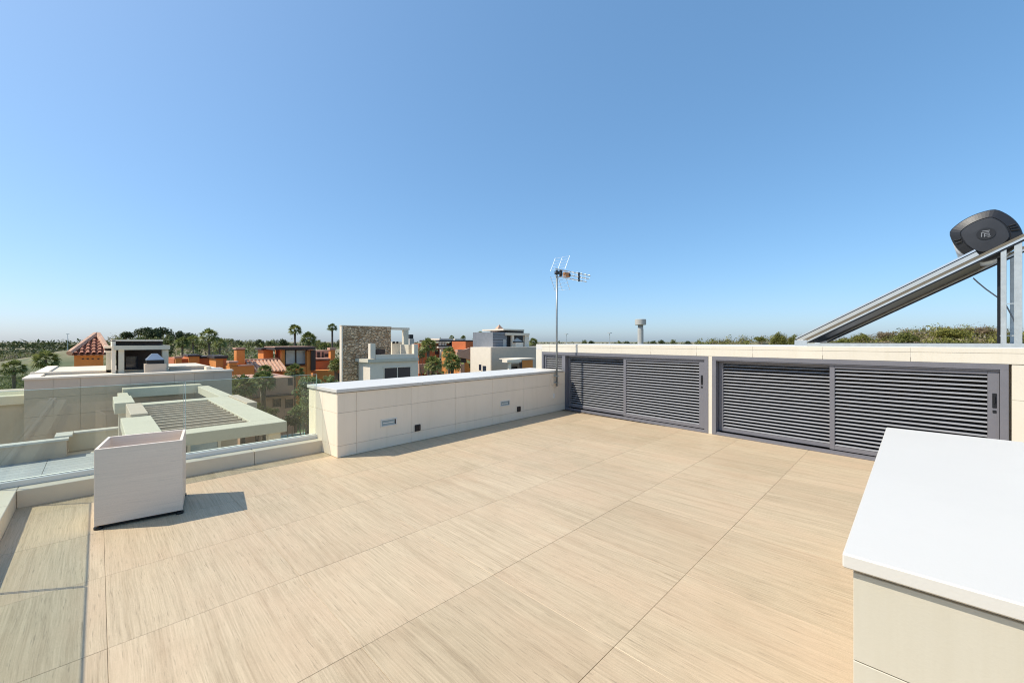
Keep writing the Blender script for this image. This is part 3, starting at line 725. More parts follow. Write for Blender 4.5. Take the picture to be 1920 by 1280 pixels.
# glass balustrade on the left return of the villa
gx, gz = fy(8, 704, NY + 1.2)
for k in range(4): wbox(nb, 'balcony_glass', 'glass', x0 - 3.2 + k * 0.8, x0 - 2.42 + k * 0.8, NY + 1.2, NY + 1.212, NZ - 0.62, NZ + 0.02)
wbox(nb, 'balcony_ledge', 'white', x0 - 3.3, x0 - 0.01, NY + 0.9, NY + 1.5, NZ - 0.9, NZ - 0.63)
wbox(nb, 'balcony_wall', 'wclad', x0 - 3.3, x0 - 0.01, NY + 1.0, NY + 8, GZ, NZ - 0.91)

# --- low roof with grey tiles seen through the glass
lr = thing('tiled_lower_roof', 'lower grey tiled roof with low white edged walls, left behind the glass', 'roof', (-1.5, 13, -1.67))
RZ = -1.67
wbox(lr, 'roof_body', 'white', -5.2, 0.5, 8.2, 17.9, GZ, RZ - 0.02)
for i in range(4):
    for j in range(26):
        ax = -5.1 + i * 1.38; ay = 8.4 + j * 0.33
        wbox(lr, 'roof_tile', 'roofgrey', ax + 0.006, ax + 1.374, ay + 0.006, ay + 0.324, RZ - 0.019, RZ)
wbox(lr, 'low_wall', 'wclad', -5.2, -0.62, 16.8, 17.0, RZ + 0.001, -1.21); wbox(lr, 'wall_cap', 'coping', -5.25, -0.58, 16.74, 17.06, -1.209, -1.16)
wbox(lr, 'low_wall', 'wclad', -0.80, -0.62, 17.001, 17.7, RZ + 0.001, -1.17); wbox(lr, 'wall_cap', 'coping', -0.86, -0.52, 17.061, 17.76, -1.169, -1.12)
wbox(lr, 'low_wall', 'beigebeam', -0.61, 0.5, 17.5, 17.7, RZ + 0.001, -1.17); wbox(lr, 'wall_cap', 'coping', -0.51, 0.5, 17.44, 17.765, -1.169, -1.12)
wbox(lr, 'roof_hatch', 'beigebeam', -0.35, 0.45, 12.6, 13.4, RZ + 0.001, RZ + 0.28); wbox(lr, 'hatch_lid', 'slate', -0.55, -0.36, 12.5, 13.45, RZ + 0.001, RZ + 0.30)

# --- pergola
PGZ = -0.15
pg = thing('slatted_pergola', 'white framed pergola with a row of slats below the pale clad villa', 'pergola', (1.6, 14, GZ))
def pb(name, mat, a, b, c, d, z0, z1, bv=0.0): return wbox(pg, name, mat, a, b, c, d, z0, z1, bv)
pb('front_beam', 'beigebeam', 0.30, 2.80, 9.45, 9.95, PGZ - 0.22, PGZ, 0.008)
pb('side_beam', 'beigebeam', 2.24, 2.80, 9.951, 14.6, PGZ - 0.22, PGZ + 0.002, 0.008)
pb('side_beam', 'beigebeam', 0.34, 0.84, 9.951, 12.4, PGZ - 0.22, PGZ + 0.002, 0.008)
pb('middle_beam', 'beigebeam', 0.55, 2.80, 14.601, 15.1, PGZ - 0.30, PGZ, 0.008)
pb('side_upstand', 'wclad', 0.50, 0.80, 12.401, 14.6, PGZ - 0.45, PGZ + 0.06, 0.008)
pb('side_beam', 'beigebeam', 2.62, 2.95, 15.101, 19.2, PGZ - 0.25, PGZ + 0.002, 0.008)
pb('side_beam', 'beigebeam', 0.30, 0.70, 15.101, 17.0, PGZ - 0.25, PGZ + 0.04, 0.008); pb('side_beam', 'beigebeam', 0.45, 0.70, 17.001, 19.2, PGZ - 0.25, PGZ - 0.06, 0.008)
pb('rear_beam', 'beigebeam', 0.58, 2.75, 19.201, 19.75, PGZ - 0.25, PGZ + 0.06, 0.008)
pb('parapet_cap', 'wclad', 2.81, 3.05, 12.8, 15.0, PGZ - 0.32, PGZ + 0.03, 0.008)
pb('inner_terrace', 'roofgrey', 0.701, 2.619, 15.101, 19.2, -0.75, -0.60)
me = MB().box(0, 1.39, 0, 0.06, 0, 0.14).mesh('slat', M['wclad'])
for k in range(11):
    link('slat', me, pg, (0.845 - 1.6, 10.25 + 0.395 * k - 14, PGZ - 0.16 - GZ))
for cx_, cy_ in ((0.36, 9.6), (2.5, 9.6), (0.36, 12.0), (2.5, 14.4), (0.38, 15.2)):
    pb('column', 'white', cx_, cx_ + 0.22, cy_, cy_ + 0.22, GZ, PGZ - (0.221 if cy_ < 15 else 0.251))
pb('house_wall', 'wclad', 0.6, 2.45, 14.0, 14.3, GZ, PGZ - 0.301)
wv = pb('window', 'paleglass', 1.75, 2.35, 13.93, 13.99, -2.6, -0.75)
pb('window_frame', 'white', 1.68, 1.745, 13.90, 13.995, -2.65, -0.7); pb('window_frame', 'white', 2.355, 2.42, 13.90, 13.995, -2.65, -0.7); pb('window_frame', 'white', 1.02, 1.08, 13.90, 13.995, -2.65, -0.7)
pb('terrace_slab', 'beigebeam', 0.3, 3.2, 9.3, 13.99, -3.3, -3.1)
pb('side_house', 'wclad', 0.62, 2.9, 14.301, 19.7, GZ, -0.76)

# --- tiled roof house at the far left
OY = 31.0
xa, zw = fy(139, 664, OY); xb, _ = fy(194, 664, OY)
ot = house('orange_house', 'orange house with hipped clay tile roof at the far left', (xa + xb) / 2, OY)
wbox(ot, 'wall', 'orange', xa, xb, OY, OY + 4, GZ, zw)
for k, p in enumerate((155.5, 164.5, 174, 184.5)):
    a, z = fy(p - 2, 671.5, OY); b, z2 = fy(p + 2, 673.5, OY); wbox(ot, 'vent', 'black', a, b, OY - 0.02, OY + 0.02, z2, z)
def hip_roof(parent, x0, x1, y0, y1, z0, z1, rx0, rx1, ry, mat='rooftile', pitch=0.22, name='roof'):
    """hipped roof of barrel tile rows"""
    l = parent.location; m = MB()
    P = lambda x, y, z: (x - l.x, y - l.y, z - l.z)
    m.add([P(x0, y0, z0), P(x1, y0, z0), P(x1, y1, z0), P(x0, y1, z0), P(rx0, ry, z1), P(rx1, ry, z1)], [(0, 1, 5, 4), (1, 2, 5), (2, 3, 4, 5), (3, 0, 4)])
    o = m.obj(name, M[mat], parent)
    # rows of half-round tiles running up each visible slope
    r = MB(); k = x0
    while k < x1:
        u = (k - x0) / (x1 - x0)
        if k < rx0: t = (k - x0) / max(1e-6, rx0 - x0)
        elif k > rx1: t = (x1 - k) / max(1e-6, x1 - rx1)
        else: t = 1.0
        if t > 0.05:
            a = P(k, y0 - 0.05, z0 + 0.04); b = P(k, y0 + (ry - y0) * t, z0 + (z1 - z0) * t + 0.04)
            n = max(2, int(t * 7))
            for q in range(n):
                u0, u1 = q / n, (q + 1.0) / n
                p0 = tuple(a[i] + (b[i] - a[i]) * u0 for i in range(3)); p1 = tuple(a[i] + (b[i] - a[i]) * u1 for i in range(3))
                r.tube([p0, (p1[0], p1[1], p1[2] - 0.03)], [pitch * 0.42, pitch * 0.34], 6, False)
        k += pitch
    k = y0
    while k < y1:
        t = (k - y0) / (ry - y0) if k < ry else (y1 - k) / max(1e-6, y1 - ry)
        if t > 0.05:
            a = P(x0 - 0.05, k, z0 + 0.04); b = P(x0 + (rx0 - x0) * t, k, z0 + (z1 - z0) * t + 0.04)
            r.tube([a, b], pitch * 0.4, 6, False)
        k += pitch
    stuff(r.obj('tile_rows', M[mat], o))
    h = MB()
    for a, b in (((x0, y0, z0), (rx0, ry, z1)), ((x1, y0, z0), (rx1, ry, z1)), ((rx0, ry, z1), (rx1, ry, z1))):
        if a != b: h.tube([P(a[0], a[1], a[2] + 0.08), P(b[0], b[1], b[2] + 0.08)], 0.13, 6)
    h.obj('ridge_tiles', M['rooftile2'], o)
    return o
e0, ez = fy(130, 665, OY - 0.3); e1, _ = fy(206, 665, OY - 0.3); _, az = fy(182, 629, OY + 2.2)
rxm = fy(182, 630, OY + 2.2)[0]
hip_roof(ot, e0, e1, OY - 0.35, OY + 4.6, ez, az, rxm - 0.05, rxm + 0.05, OY + 2.1)
rect_y(ot, 'eaves_board', 'pink', 133, 197, 663.5, 666, OY - 0.3, 0.3)

# --- orange estate between the kiosk villa and the stone house
def estate(name, label, Y, px, items):
    x, _ = fy(px, 640, Y); t = house(name, label, x, Y)
    for it in items:
        nm, mat, a, b, c, d, dy, dep = it
        rect_y(t, nm, mat, a, b, c, d, Y + dy, dep)
    return t
def gnd(Y): return 640 + (EYE - GZ) * FPX / Y * 1.0     # generous: pixel row of the street on plane Y
e1_ = estate('orange_house', 'low orange house with a capped chimney just right of the roof kiosk', 46, 355, [
    ('wall', 'orange2', 326, 405, 672, 760, 0.5, 6), ('chimney', 'orange', 329, 341, 671, 690, 0.0, 0.6), ('chimney_cap', 'pink', 327, 343, 668, 671, -0.05, 0.7),
    ('upper_wall', 'orange', 354, 374, 668, 690, 0.2, 3), ('roof_edge', 'darkbrown', 352, 378, 665, 668, 0.1, 3.2), ('wing', 'orange', 378, 392, 671, 690, 0.6, 3), ('roof_edge', 'darkbrown', 376, 394, 668, 671, 0.5, 3)])
e2_ = estate('orange_house', 'orange house with a tall square chimney tower and pale tiled lean-to roof', 41, 460, [
    ('wall', 'orange', 431, 477, 686, 770, 0.0, 5), ('wall_cap', 'pink', 429, 447, 677, 680, -0.1, 1.0), ('pier', 'orange', 430, 444, 680, 686, 0.0, 0.7), ('wall_cap', 'pink', 446, 474, 683.5, 686, -0.1, 0.5),
    ('back_wall', 'orange2', 445, 530, 678, 700, 3.0, 3), ('chimney_tower', 'orange', 443.5, 459, 656, 682, 1.6, 1.0), ('tower_band', 'darkbrown', 443, 459.5, 654.5, 656, 1.55, 1.1), ('tower_cap', 'pink', 442, 460.5, 651.5, 654.5, 1.5, 1.2),
    ('roof_edge', 'pink', 460, 528, 672.5, 675, 2.4, 0.6), ('wing_wall', 'orange', 405, 425, 672, 700, 2.0, 3), ('wing_roof', 'darkbrown', 402, 428, 667, 672, 1.8, 3.4), ('door_case', 'orange2', 419, 424, 672, 690, 1.95, 0.04)])
xa, z0_ = fy(473, 698, 41.2); xb, z1_ = fy(526, 676, 43.0)
l = e2_.location; rm = MB(); k = xa
MB().add([(xa - l.x, 41.1 - l.y, z0_ - l.z), (xb - l.x, 41.1 - l.y, z0_ - l.z), (xb - l.x, 43.4 - l.y, z1_ - l.z), (xa - l.x, 43.4 - l.y, z1_ - l.z)], [(0, 1, 2, 3)]).obj('lean_to_roof', M['rooftile2'], e2_)
while k < xb:
    rm.tube([(k - l.x, 41.05 - l.y, z0_ + 0.05 - l.z), (k - l.x, 43.4 - l.y, z1_ + 0.05 - l.z)], 0.10, 6); k += 0.30
stuff(rm.obj('tile_rows', M['rooftile2'], e2_))
e3_ = estate('orange_house', 'orange house with a flat dark roof over two tall grey window panes', 43, 555, [
    ('flat_roof', 'darkbrown', 515, 592, 651, 655.5, -0.5, 4), ('roof_top', 'pink', 516, 590, 649.5, 650.8, -0.3, 3.6), ('back_wall', 'orange2', 530, 590, 655.8, 700, 1.2, 2.5),
    ('pillar', 'orange', 528, 534, 655.8, 700, 0.0, 0.5), ('pillar', 'orange', 575.5, 583, 658, 706, 0.0, 0.5), ('side_screen', 'darkbrown', 583.5, 592, 655.8, 694, -0.2, 0.4),
    ('window_pane', 'paleglass', 536, 553, 656.5, 682, 0.6, 0.05), ('window_pane', 'paleglass', 556, 573.5, 656.5, 682, 0.6, 0.05), ('window_frame', 'darkbrown', 553.2, 555.8, 656, 683, 0.55, 0.1), ('window_frame', 'darkbrown', 534.2, 535.8, 656, 683, 0.55, 0.1), ('window_frame', 'darkbrown', 573.7, 575.3, 656, 683, 0.55, 0.1), ('window_sill', 'darkbrown', 534, 575, 682.3, 684.3, 0.5, 0.2),
    ('front_wall', 'orange', 527, 576, 687, 790, 0.1, 1.0), ('wing_wall', 'orange', 494, 512, 656, 690, 2.5, 2), ('wing_roof', 'darkbrown', 490, 515, 652.5, 656, 2.3, 2.4), ('low_wall', 'orange2', 508, 530, 692, 790, -0.8, 0.8)])
e4_ = estate('orange_house', 'rust red house with a small chimney beside the stone clad villa', 47, 617, [
    ('wall', 'orange2', 590, 646, 676, 790, 0.5, 5), ('front_wall', 'orange', 592, 632, 694, 790, -1.5, 1.5), ('upper_wall', 'pink', 592, 622, 657, 676, 2.0, 3), ('roof_edge', 'pink', 592, 622, 671.5, 674, 0.3, 2),
    ('chimney', 'orange', 620, 628.5, 656, 676, 0.2, 0.6), ('chimney_cap', 'pink', 618.5, 630, 651.5, 656, 0.1, 0.8), ('window', 'darkbrown', 595, 600, 660, 671, 1.95, 0.04), ('window', 'darkbrown', 604, 607, 660, 671, 1.95, 0.04), ('window', 'darkbrown', 609, 620, 663, 668, 1.95, 0.04), ('recess', 'darkbrown', 632, 640, 700, 720, -0.4, 0.8)])
# pink house low down behind the glass
e5_ = estate('pink_house', 'dusky pink house with small windows, low behind the glass balustrade', 33, 505, [
    ('wall', 'pink', 455, 551, 709, 860, 0.0, 5), ('canopy', 'darkbrown', 474, 552, 741.5, 743.5, -0.6, 0.6), ('upper_window', 'window', 511, 517, 708.5, 722, -0.02, 0.04), ('upper_window', 'window', 540, 549, 708.5, 722, -0.02, 0.04),
    ('window', 'window', 513, 526, 748, 762, -0.02, 0.04), ('window', 'window', 536, 549, 748, 764, -0.02, 0.04), ('porch_pillar', 'beigebeam', 491, 496, 734, 790, -0.9, 0.3), ('porch_lamp', 'black', 491, 496, 730, 733.8, -0.9, 0.3)])
for w_ in ((513, 526, 748, 762), (536, 549, 748, 764)):
    rect_y(e5_, 'window_frame', 'darkbrown', w_[0] - 1, w_[0], w_[2] - 1, w_[3] + 1, 32.95, 0.06); rect_y(e5_, 'window_frame', 'darkbrown', w_[1], w_[1] + 1, w_[2] - 1, w_[3] + 1, 32.95, 0.06)

# --- stone clad villa
SY = 30.5
xs0, zs = fy(643, 609.5, SY); xs1, zs2 = fy(733, 612, SY); SZ = (zs + zs2) / 2
sv = house('stone_villa', 'villa with a tall rubble stone wall and white balcony block with dark window', (xs0 + xs1) / 2, SY)
wbox(sv, 'stone_wall', 'stone', xs0, xs1, SY, SY + 0.35, GZ, SZ - 0.06); wbox(sv, 'wall_edge', 'white', xs0 - 0.10, xs0 - 0.002, SY + 0.01, SY + 0.36, GZ, SZ - 0.06); wbox(sv, 'wall_cap', 'white', xs0 - 0.12, xs1 + 0.03, SY - 0.03, SY + 0.4, SZ - 0.059, SZ)
wbox(sv, 'rear_body', 'white', fy(650, 640, SY + 6)[0], fy(783, 640, SY)[0], SY + 0.36, SY + 6, GZ, 0.3)
WY = SY - 2.0
rect_y(sv, 'front_wall', 'white', 694, 784, 678, 840, WY, 1.9); rect_y(sv, 'cornice', 'beigebeam', 690, 785, 672, 677.8, WY - 0.15, 2.1)
rect_y(sv, 'balcony_wall', 'white', 704.5, 776, 664, 671.8, WY, 0.2); rect_y(sv, 'balcony_pillar', 'white', 694.5, 704, 644, 671.8, WY, 0.35); rect_y(sv, 'balcony_pillar', 'white', 776.5, 784, 645, 671.8, WY, 0.35)
rect_y(sv, 'balcony_side_wall', 'beigebeam', 766, 776, 646, 671, WY + 0.6, 1.3)
wn = rect_y(sv, 'window', 'window', 721, 769.5, 689, 709, WY - 0.012, 0.03)
for p in ((719.5, 721), (744.5, 746), (769.5, 771)): rect_y(sv, 'window_frame', 'white', p[0], p[1], 687, 711, WY - 0.03, 0.06)
rect_y(sv, 'window_head', 'white', 718.5, 772, 686.3, 688.8, WY - 0.05, 0.06)
rect_y(sv, 'pergola_beam', 'white', 733.5, 768, 614, 618.5, SY + 0.05, 0.3); rect_y(sv, 'pergola_column', 'beigebeam', 757, 766, 618.7, 668, SY + 0.06, 0.28)
rect_y(sv, 'roof_room', 'beigebeam', 735, 757, 641, 670, SY + 2.5, 0.3); rect_y(sv, 'roof_room_window', 'black', 736.5, 740.5, 640, 644, SY + 2.45, 0.04); rect_y(sv, 'roof_room_window', 'black', 743.5, 747, 640, 644, SY + 2.45, 0.04)
rect_y(sv, 'chimney', 'concrete', 768, 776.5, 635, 652, SY + 0.9, 0.35); rect_y(sv, 'chimney_cowl', 'black', 768.5, 775, 627, 634.8, SY + 0.9, 0.3)
rect_y(sv, 'terrace_furniture', 'darkbrown', 706, 722, 655, 664, SY - 0.5, 0.4)

# --- rust red terraces with white frames
e6_ = estate('red_house', 'rust red terraced house with white framed balconies behind the palms', 50, 830, [
    ('wall', 'orange2', 785, 870, 644, 760, 0.5, 6), ('roof_slab', 'darkbrown', 822, 892, 637.5, 640.5, -0.6, 5), ('roof_band', 'white', 824, 850, 634.5, 637.3, -0.3, 3), ('roof_band', 'white', 853, 873, 635, 637.3, -0.3, 3),
    ('frame_post', 'white', 825, 827.5, 641, 652, -0.3, 0.3), ('frame_post', 'white', 829.5, 832.5, 641, 652, -0.3, 0.3), ('frame_post', 'white', 834, 837, 641, 652, -0.3, 0.3), ('balcony_edge', 'white', 822, 858, 649.5, 652, -0.5, 0.4), ('balcony_edge', 'darkbrown', 822, 890, 647, 649, -0.4, 0.4),
    ('pillar', 'white', 827, 831, 652, 700, -0.2, 0.4), ('pillar', 'white', 856, 858, 640.8, 655, -0.4, 0.3), ('pillar', 'white', 864, 866, 640.8, 655, -0.4, 0.3), ('pink_wall', 'pink', 868, 880, 641, 655, 0.0, 0.4), ('window', 'darkbrown', 846, 848, 641, 649, -0.0, 0.4), ('window', 'darkbrown', 838.5, 842, 654, 664, 0.45, 0.04), ('window', 'darkbrown', 816, 822, 655, 664, 0.45, 0.04),
    ('low_wall', 'pink', 786, 800, 682, 700, -1.0, 0.5), ('low_wall', 'pink', 800, 830, 690, 700, -1.2, 0.5)])
e7_ = estate('orange_house', 'small orange house with sloping stair wall left of the plain white villa', 42, 866, [
    ('wall', 'orange', 862, 884, 660, 780, 0.3, 4), ('upper_wall', 'orange2', 873, 890, 640, 660, 1.0, 3), ('recess', 'darkbrown', 862, 874, 670, 680, 0.2, 0.09), ('pillar', 'pink', 864, 871, 680, 720, 0.0, 0.3), ('roof_edge', 'pink', 858, 872, 655, 658.5, 0.0, 0.6)])
xa, za = fy(856, 660, 42.0); xb, zb_ = fy(880, 652, 42.0); l = e7_.location
MB().add([(xa - l.x, 0 - 0.1, za - l.z), (xb - l.x, -0.1, zb_ - l.z), (xb - l.x, -0.1, za - 1.0 - l.z), (xa - l.x, -0.1, za - 0.6 - l.z), (xa - l.x, 0.2, za - l.z), (xb - l.x, 0.2, zb_ - l.z), (xb - l.x, 0.2, za - 1.0 - l.z), (xa - l.x, 0.2, za - 0.6 - l.z)],
         [(0, 1, 2, 3), (7, 6, 5, 4), (0, 4, 5, 1), (1, 5, 6, 2), (2, 6, 7, 3), (3, 7, 4, 0)]).obj('stair_wall', M['pink'], e7_)

# --- white villa with slate roof room
VX, VY = 25.6, 28.1
yb, zt = fx(882, 649.5, VX); xb, zt2 = fy(1001, 650.5, VY); VZ = 1.53 - 11 / FPX * 38.4
wv_ = house('white_villa', 'plain white villa with two slit windows and a slate grey roof room', VX, VY)
wbox(wv_, 'wall', 'white', VX, xb + 6, VY, yb, GZ, VZ)
wbox(wv_, 'side_wall', 'wclad', VX + 0.03, xb + 6.03, VY - 0.06, VY - 0.002, GZ, VZ - 0.02)  # darker sheet over the white wall, shade of this side put into its colour
for a, b, c, d in ((898, 902.5, 683, 694.5), (905, 911.5, 685.5, 697)):
    y0_, z0_ = fx(a, c, VX); y1_, z1_ = fx(b, d, VX)
    wn = wbox(wv_, 'window', 'window', VX - 0.012, VX + 0.02, min(y0_, y1_), max(y0_, y1_), z1_, z0_)
    wbox(wv_, 'window_sill', 'white', VX - 0.10, VX - 0.013, min(y0_, y1_) - 0.05, max(y0_, y1_) + 0.05, z1_ - 0.08, z1_ - 0.001)
VR = VY + 1.2
rect_y(wv_, 'slate_room', 'slate', 924, 950.5, 622.5, 653, VR, 3.0)
for k in range(5): rect_y(wv_, 'slate_course', 'darkbrown', 924.2, 950.2, 627 + 5 * k, 627.6 + 5 * k, VR - 0.012, 0.01)
rect_y(wv_, 'slate_door', 'concrete', 943.5, 948.5, 636, 652, VR - 0.03, 0.02)
rect_y(wv_, 'room_roof', 'white', 944, 983, 617, 619.8, VR - 0.1, 3.2); rect_y(wv_, 'roof_band', 'darkbrown', 950.8, 982, 620, 624, VR + 0.1, 2.5); rect_y(wv_, 'canopy_slab', 'white', 951, 993, 624.2, 628.5, VR - 0.3, 2.6)
rect_y(wv_, 'dark_door', 'black', 951, 960, 629, 652, VR + 0.1, 0.1); rect_y(wv_, 'column', 'white', 960.5, 964, 628.7, 652, VR - 0.2, 0.25); rect_y(wv_, 'recess', 'black', 964.5, 983, 628.7, 652, VR + 1.5, 0.1); rect_y(wv_, 'column', 'white', 984.5, 992, 628.7, 652, VR - 0.2, 0.3)
rect_y(wv_, 'roof_barbecue', 'white', 967, 980.5, 642, 653, VR - 0.5, 0.6); rect_y(wv_, 'barbecue_shelf', 'black', 965.5, 982, 640, 641.8, VR - 0.5, 0.6)
def hat_y(t, mat, name, a, b, pt, pbm, Y, dep):
    x0_, z0_ = fy(a, pbm, Y); x1_, _ = fy(b, pbm, Y); zt_ = fy((a + b) / 2, pt, Y)[1]; l = t.location; cx_ = (x0_ + x1_) / 2
    MB().add([(x0_ - l.x, Y - l.y, z0_ - l.z), (x1_ - l.x, Y - l.y, z0_ - l.z), (x1_ - l.x, Y + dep - l.y, z0_ - l.z), (x0_ - l.x, Y + dep - l.y, z0_ - l.z), (cx_ - l.x, Y + dep / 2 - l.y, zt_ - l.z)],
             [(0, 1, 4), (1, 2, 4), (2, 3, 4), (3, 0, 4), (3, 2, 1, 0)]).obj(name, M[mat], t)
hat_y(wv_, 'concrete', 'barbecue_hood', 966, 980, 633, 640, VR - 0.5, 0.6); hat_y(wv_, 'rooftile2', 'chimney_hat', 932, 950, 608, 622, VR + 1.0, 0.8)
lo = thing('garden_pavilion', 'white beamed pavilion with a peach side wall in front of the white villa', 'pavilion', (*fy(975, 640, 24.0)[:1], 24.0, GZ))
for it in (('roof_beam', 'white', 951, 978, 674, 679, 0.0, 0.6), ('roof_beam', 'white', 966, 1003, 672, 673.8, 0.62, 2.0), ('post', 'white', 955, 958.5, 679.2, 760, 0.1, 0.2), ('side_wall', 'orange', 979, 999, 675, 760, 0.7, 0.3), ('back_wall', 'concrete', 958, 979, 682, 760, 2.0, 0.2), ('dark_bench', 'black', 960, 970, 687, 692, 1.2, 0.4), ('post', 'darkbrown', 977, 979, 675, 760, 0.3, 0.2)):
    rect_y(lo, it[0], it[1], it[2], it[3], it[4], it[5], 24.0 + it[6], it[7])

# --- pool and lawn below
px_, py_, _ = far(566, 640, 30)
struct(MB().box(2.9, 40, 16, 60, GZ - 0.2, GZ + 0.02).obj('lawn', M['lawn']))
pc = far(572, 815, 26)
pw = thing('swimming_pool', 'small turquoise swimming pool below the glass by the parapet end', 'pool', (pc[0], pc[1], -4.6))
lbox(pw, 'pool_edge', 'beigebeam', -1.4, 3.4, -1.9, 1.9, GZ + 4.6, 0.0); lbox(pw, 'water', 'pool', -1.1, 3.1, -1.6, 1.6, 0.001, 0.012)

# --- water tower, lamp posts on the skyline
def lathe_thing(t, name, mat, prof, n=20): return MB().lathe(prof, n).obj(name, M[mat], t)
wx, wy, _ = far(1201, 640, 330); k = 330 / FPX
wt = thing('water_tower', 'concrete water tower on the skyline above the white roof', 'water tower', (wx, wy, GZ))
zb = EYE - GZ
lathe_thing(wt, 'shaft', 'concrete', [(5.3 * k, 0), (5.3 * k, zb + 22 * k), (4.4 * k, zb + 29 * k), (4.4 * k, zb + 31 * k)], 12)
lathe_thing(wt, 'tank', 'concrete', [(0, zb + 30.2 * k), (9.6 * k, zb + 31 * k), (10 * k, zb + 31.5 * k), (10 * k, zb + 41.2 * k), (9.6 * k, zb + 41.6 * k), (0, zb + 42 * k)], 24)
lathe_thing(wt, 'collar', 'slate', [(0, zb + 27 * k), (4.9 * k, zb + 27 * k), (4.9 * k, zb + 30 * k), (0, zb + 30 * k)], 16)
def lamp_post(px, d, top, label):
    x, y, z = far(px, top, d); t = thing('street_lamp', label, 'street lamp', (x, y, GZ), 0, 'street lamps on the skyline')
    MB().tube([(0, 0, 0), (0, 0, z - GZ)], [0.14, 0.09], 8).obj('post', M['galv'], t)
    lbox(t, 'lamp_head', 'galv', -0.5, 0.5, -0.5, 0.5, z - GZ - 0.12, z - GZ + 0.06)
lamp_post(1143, 120, 624, 'thin street lamp on the skyline left of the water tower')
lamp_post(1062, 150, 626, 'thin street lamp on the skyline right beside the antenna mast')
lamp_post(1409, 120, 630, 'thin street lamp on the skyline right of the water tower')
lamp_post(127, 190, 626, 'thin lamp post on the skyline at the far left')

# ================================================================== PLANTS
def leaves(m, c, r, n, size, rg, flat=1.0, shell=0.55, stretch=1.6):
    c = Vector(c)
    for _ in range(n):
        d = Vector((rg.gauss(0, 1), rg.gauss(0, 1), rg.gauss(0, 1))).normalized()
        p = c + Vector((d.x * r[0], d.y * r[1], d.z * r[2])) * (shell + (1 - shell) * rg.random())
        nrm = (d + Vector((rg.gauss(0, 0.6), rg.gauss(0, 0.6), rg.gauss(0, 0.6) + 0.3))).normalized()
        u = nrm.orthogonal().normalized(); u.rotate(Matrix.Rotation(rg.random() * 6.283, 3, nrm)); v = nrm.cross(u)
        s = size * rg.uniform(0.6, 1.3)
        k = len(m.v); m.v += [tuple(p - u * s * stretch * 0.5), tuple(p + v * s * 0.4), tuple(p + u * s * stretch * 0.5), tuple(p - v * s * 0.4)]; m.f.append((k, k + 1, k + 2, k + 3))
def nomesh(m, name, mat):
    me = bpy.data.meshes.new(name); me.from_pydata(m.v, [], m.f); me.materials.append(mat); return me
def crown_mesh(seed, mat, clumps=20, per=60, rx=1.0, rz=0.7, size=0.13, cl=0.42, dome=False):
    rg = random.Random(seed); m = MB()
    for _ in range(clumps):
        d = Vector((rg.gauss(0, 1), rg.gauss(0, 1), rg.gauss(0, 1))).normalized() * rg.uniform(0.35, 0.95)
        if dome: d.z = abs(d.z) * 0.9 - 0.1
        s = rg.uniform(0.6, 1.1) * cl
        leaves(m, (d.x * rx, d.y * rx, d.z * rz), (s, s, s * 0.75), per, size, rg)
    return nomesh(m, 'crown', mat)
def limb_mesh(seed, h=1.0, spread=0.6, n=5, r=0.09):
    rg = random.Random(seed); m = MB()
    m.tube([(0, 0, 0), (0.03, 0.02, h * 0.35), (0.0, 0.05, h * 0.62)], [r, r * 0.75, r * 0.55], 7)
    for k in range(n):
        a = 6.283 * k / n + rg.random()
        m.tube([(0, 0.04, h * 0.5), (math.cos(a) * spread * 0.5, math.sin(a) * spread * 0.5, h * 0.8), (math.cos(a) * spread, math.sin(a) * spread, h * 1.15)], [r * 0.45, r * 0.3, r * 0.1], 5)
    return m.mesh('trunk', M['bark'])
CR = dict(  # crowns shared between trees of a kind
    pine=[crown_mesh(11 + i, M['leafdark'], 24, 60, 1.0, 0.62, 0.12, 0.40, True) for i in range(3)],
    olive=[crown_mesh(31 + i, M['leafmid'], 24, 55, 1.0, 0.8, 0.12, 0.40) for i in range(3)],
    bright=[crown_mesh(41 + i, M['leafbright'], 34, 90, 1.0, 0.95, 0.10, 0.36) for i in range(2)],
    scrub=[crown_mesh(51 + i, M['leafyel'], 30, 110, 1.0, 0.7, 0.075, 0.42, True) for i in range(3)],
    dry=[crown_mesh(61 + i, M['leafdry'], 26, 90, 1.0, 0.7, 0.07, 0.42, True) for i in range(2)])
TR = [limb_mesh(71 + i) for i in range(3)]
def tree(name, label, kind, x, y, zb_, ztop, w, group=None, cat='tree', i=0):
    """trunk foot zb_, top of crown ztop, crown width w"""
    t = thing(name, label, cat, (x, y, zb_), 0, group)
    h = ztop - zb_; ch = min(h * 0.8, w * (0.75 if kind in ('pine',) else 0.95)); rz_ = {'pine': 0.62, 'olive': 0.8, 'bright': 0.95, 'scrub': 0.7, 'dry': 0.7}[kind]
    low = -0.35 if kind in ('pine', 'scrub', 'dry') else -1.0
    kz = ch / (rz_ * (1 - low) + 0.35); kx = w / 2 / 1.3
    cz = h - kz * (rz_ + 0.25)
    link('trunk', TR[i % 3], t, (0, 0, 0), rng.random() * 6, (kx * 1.1, kx * 1.1, max(0.3, cz)))
    link('crown', CR[kind][i % len(CR[kind])], t, (0, 0, cz), rng.random() * 6, (kx, kx, kz))
    return t
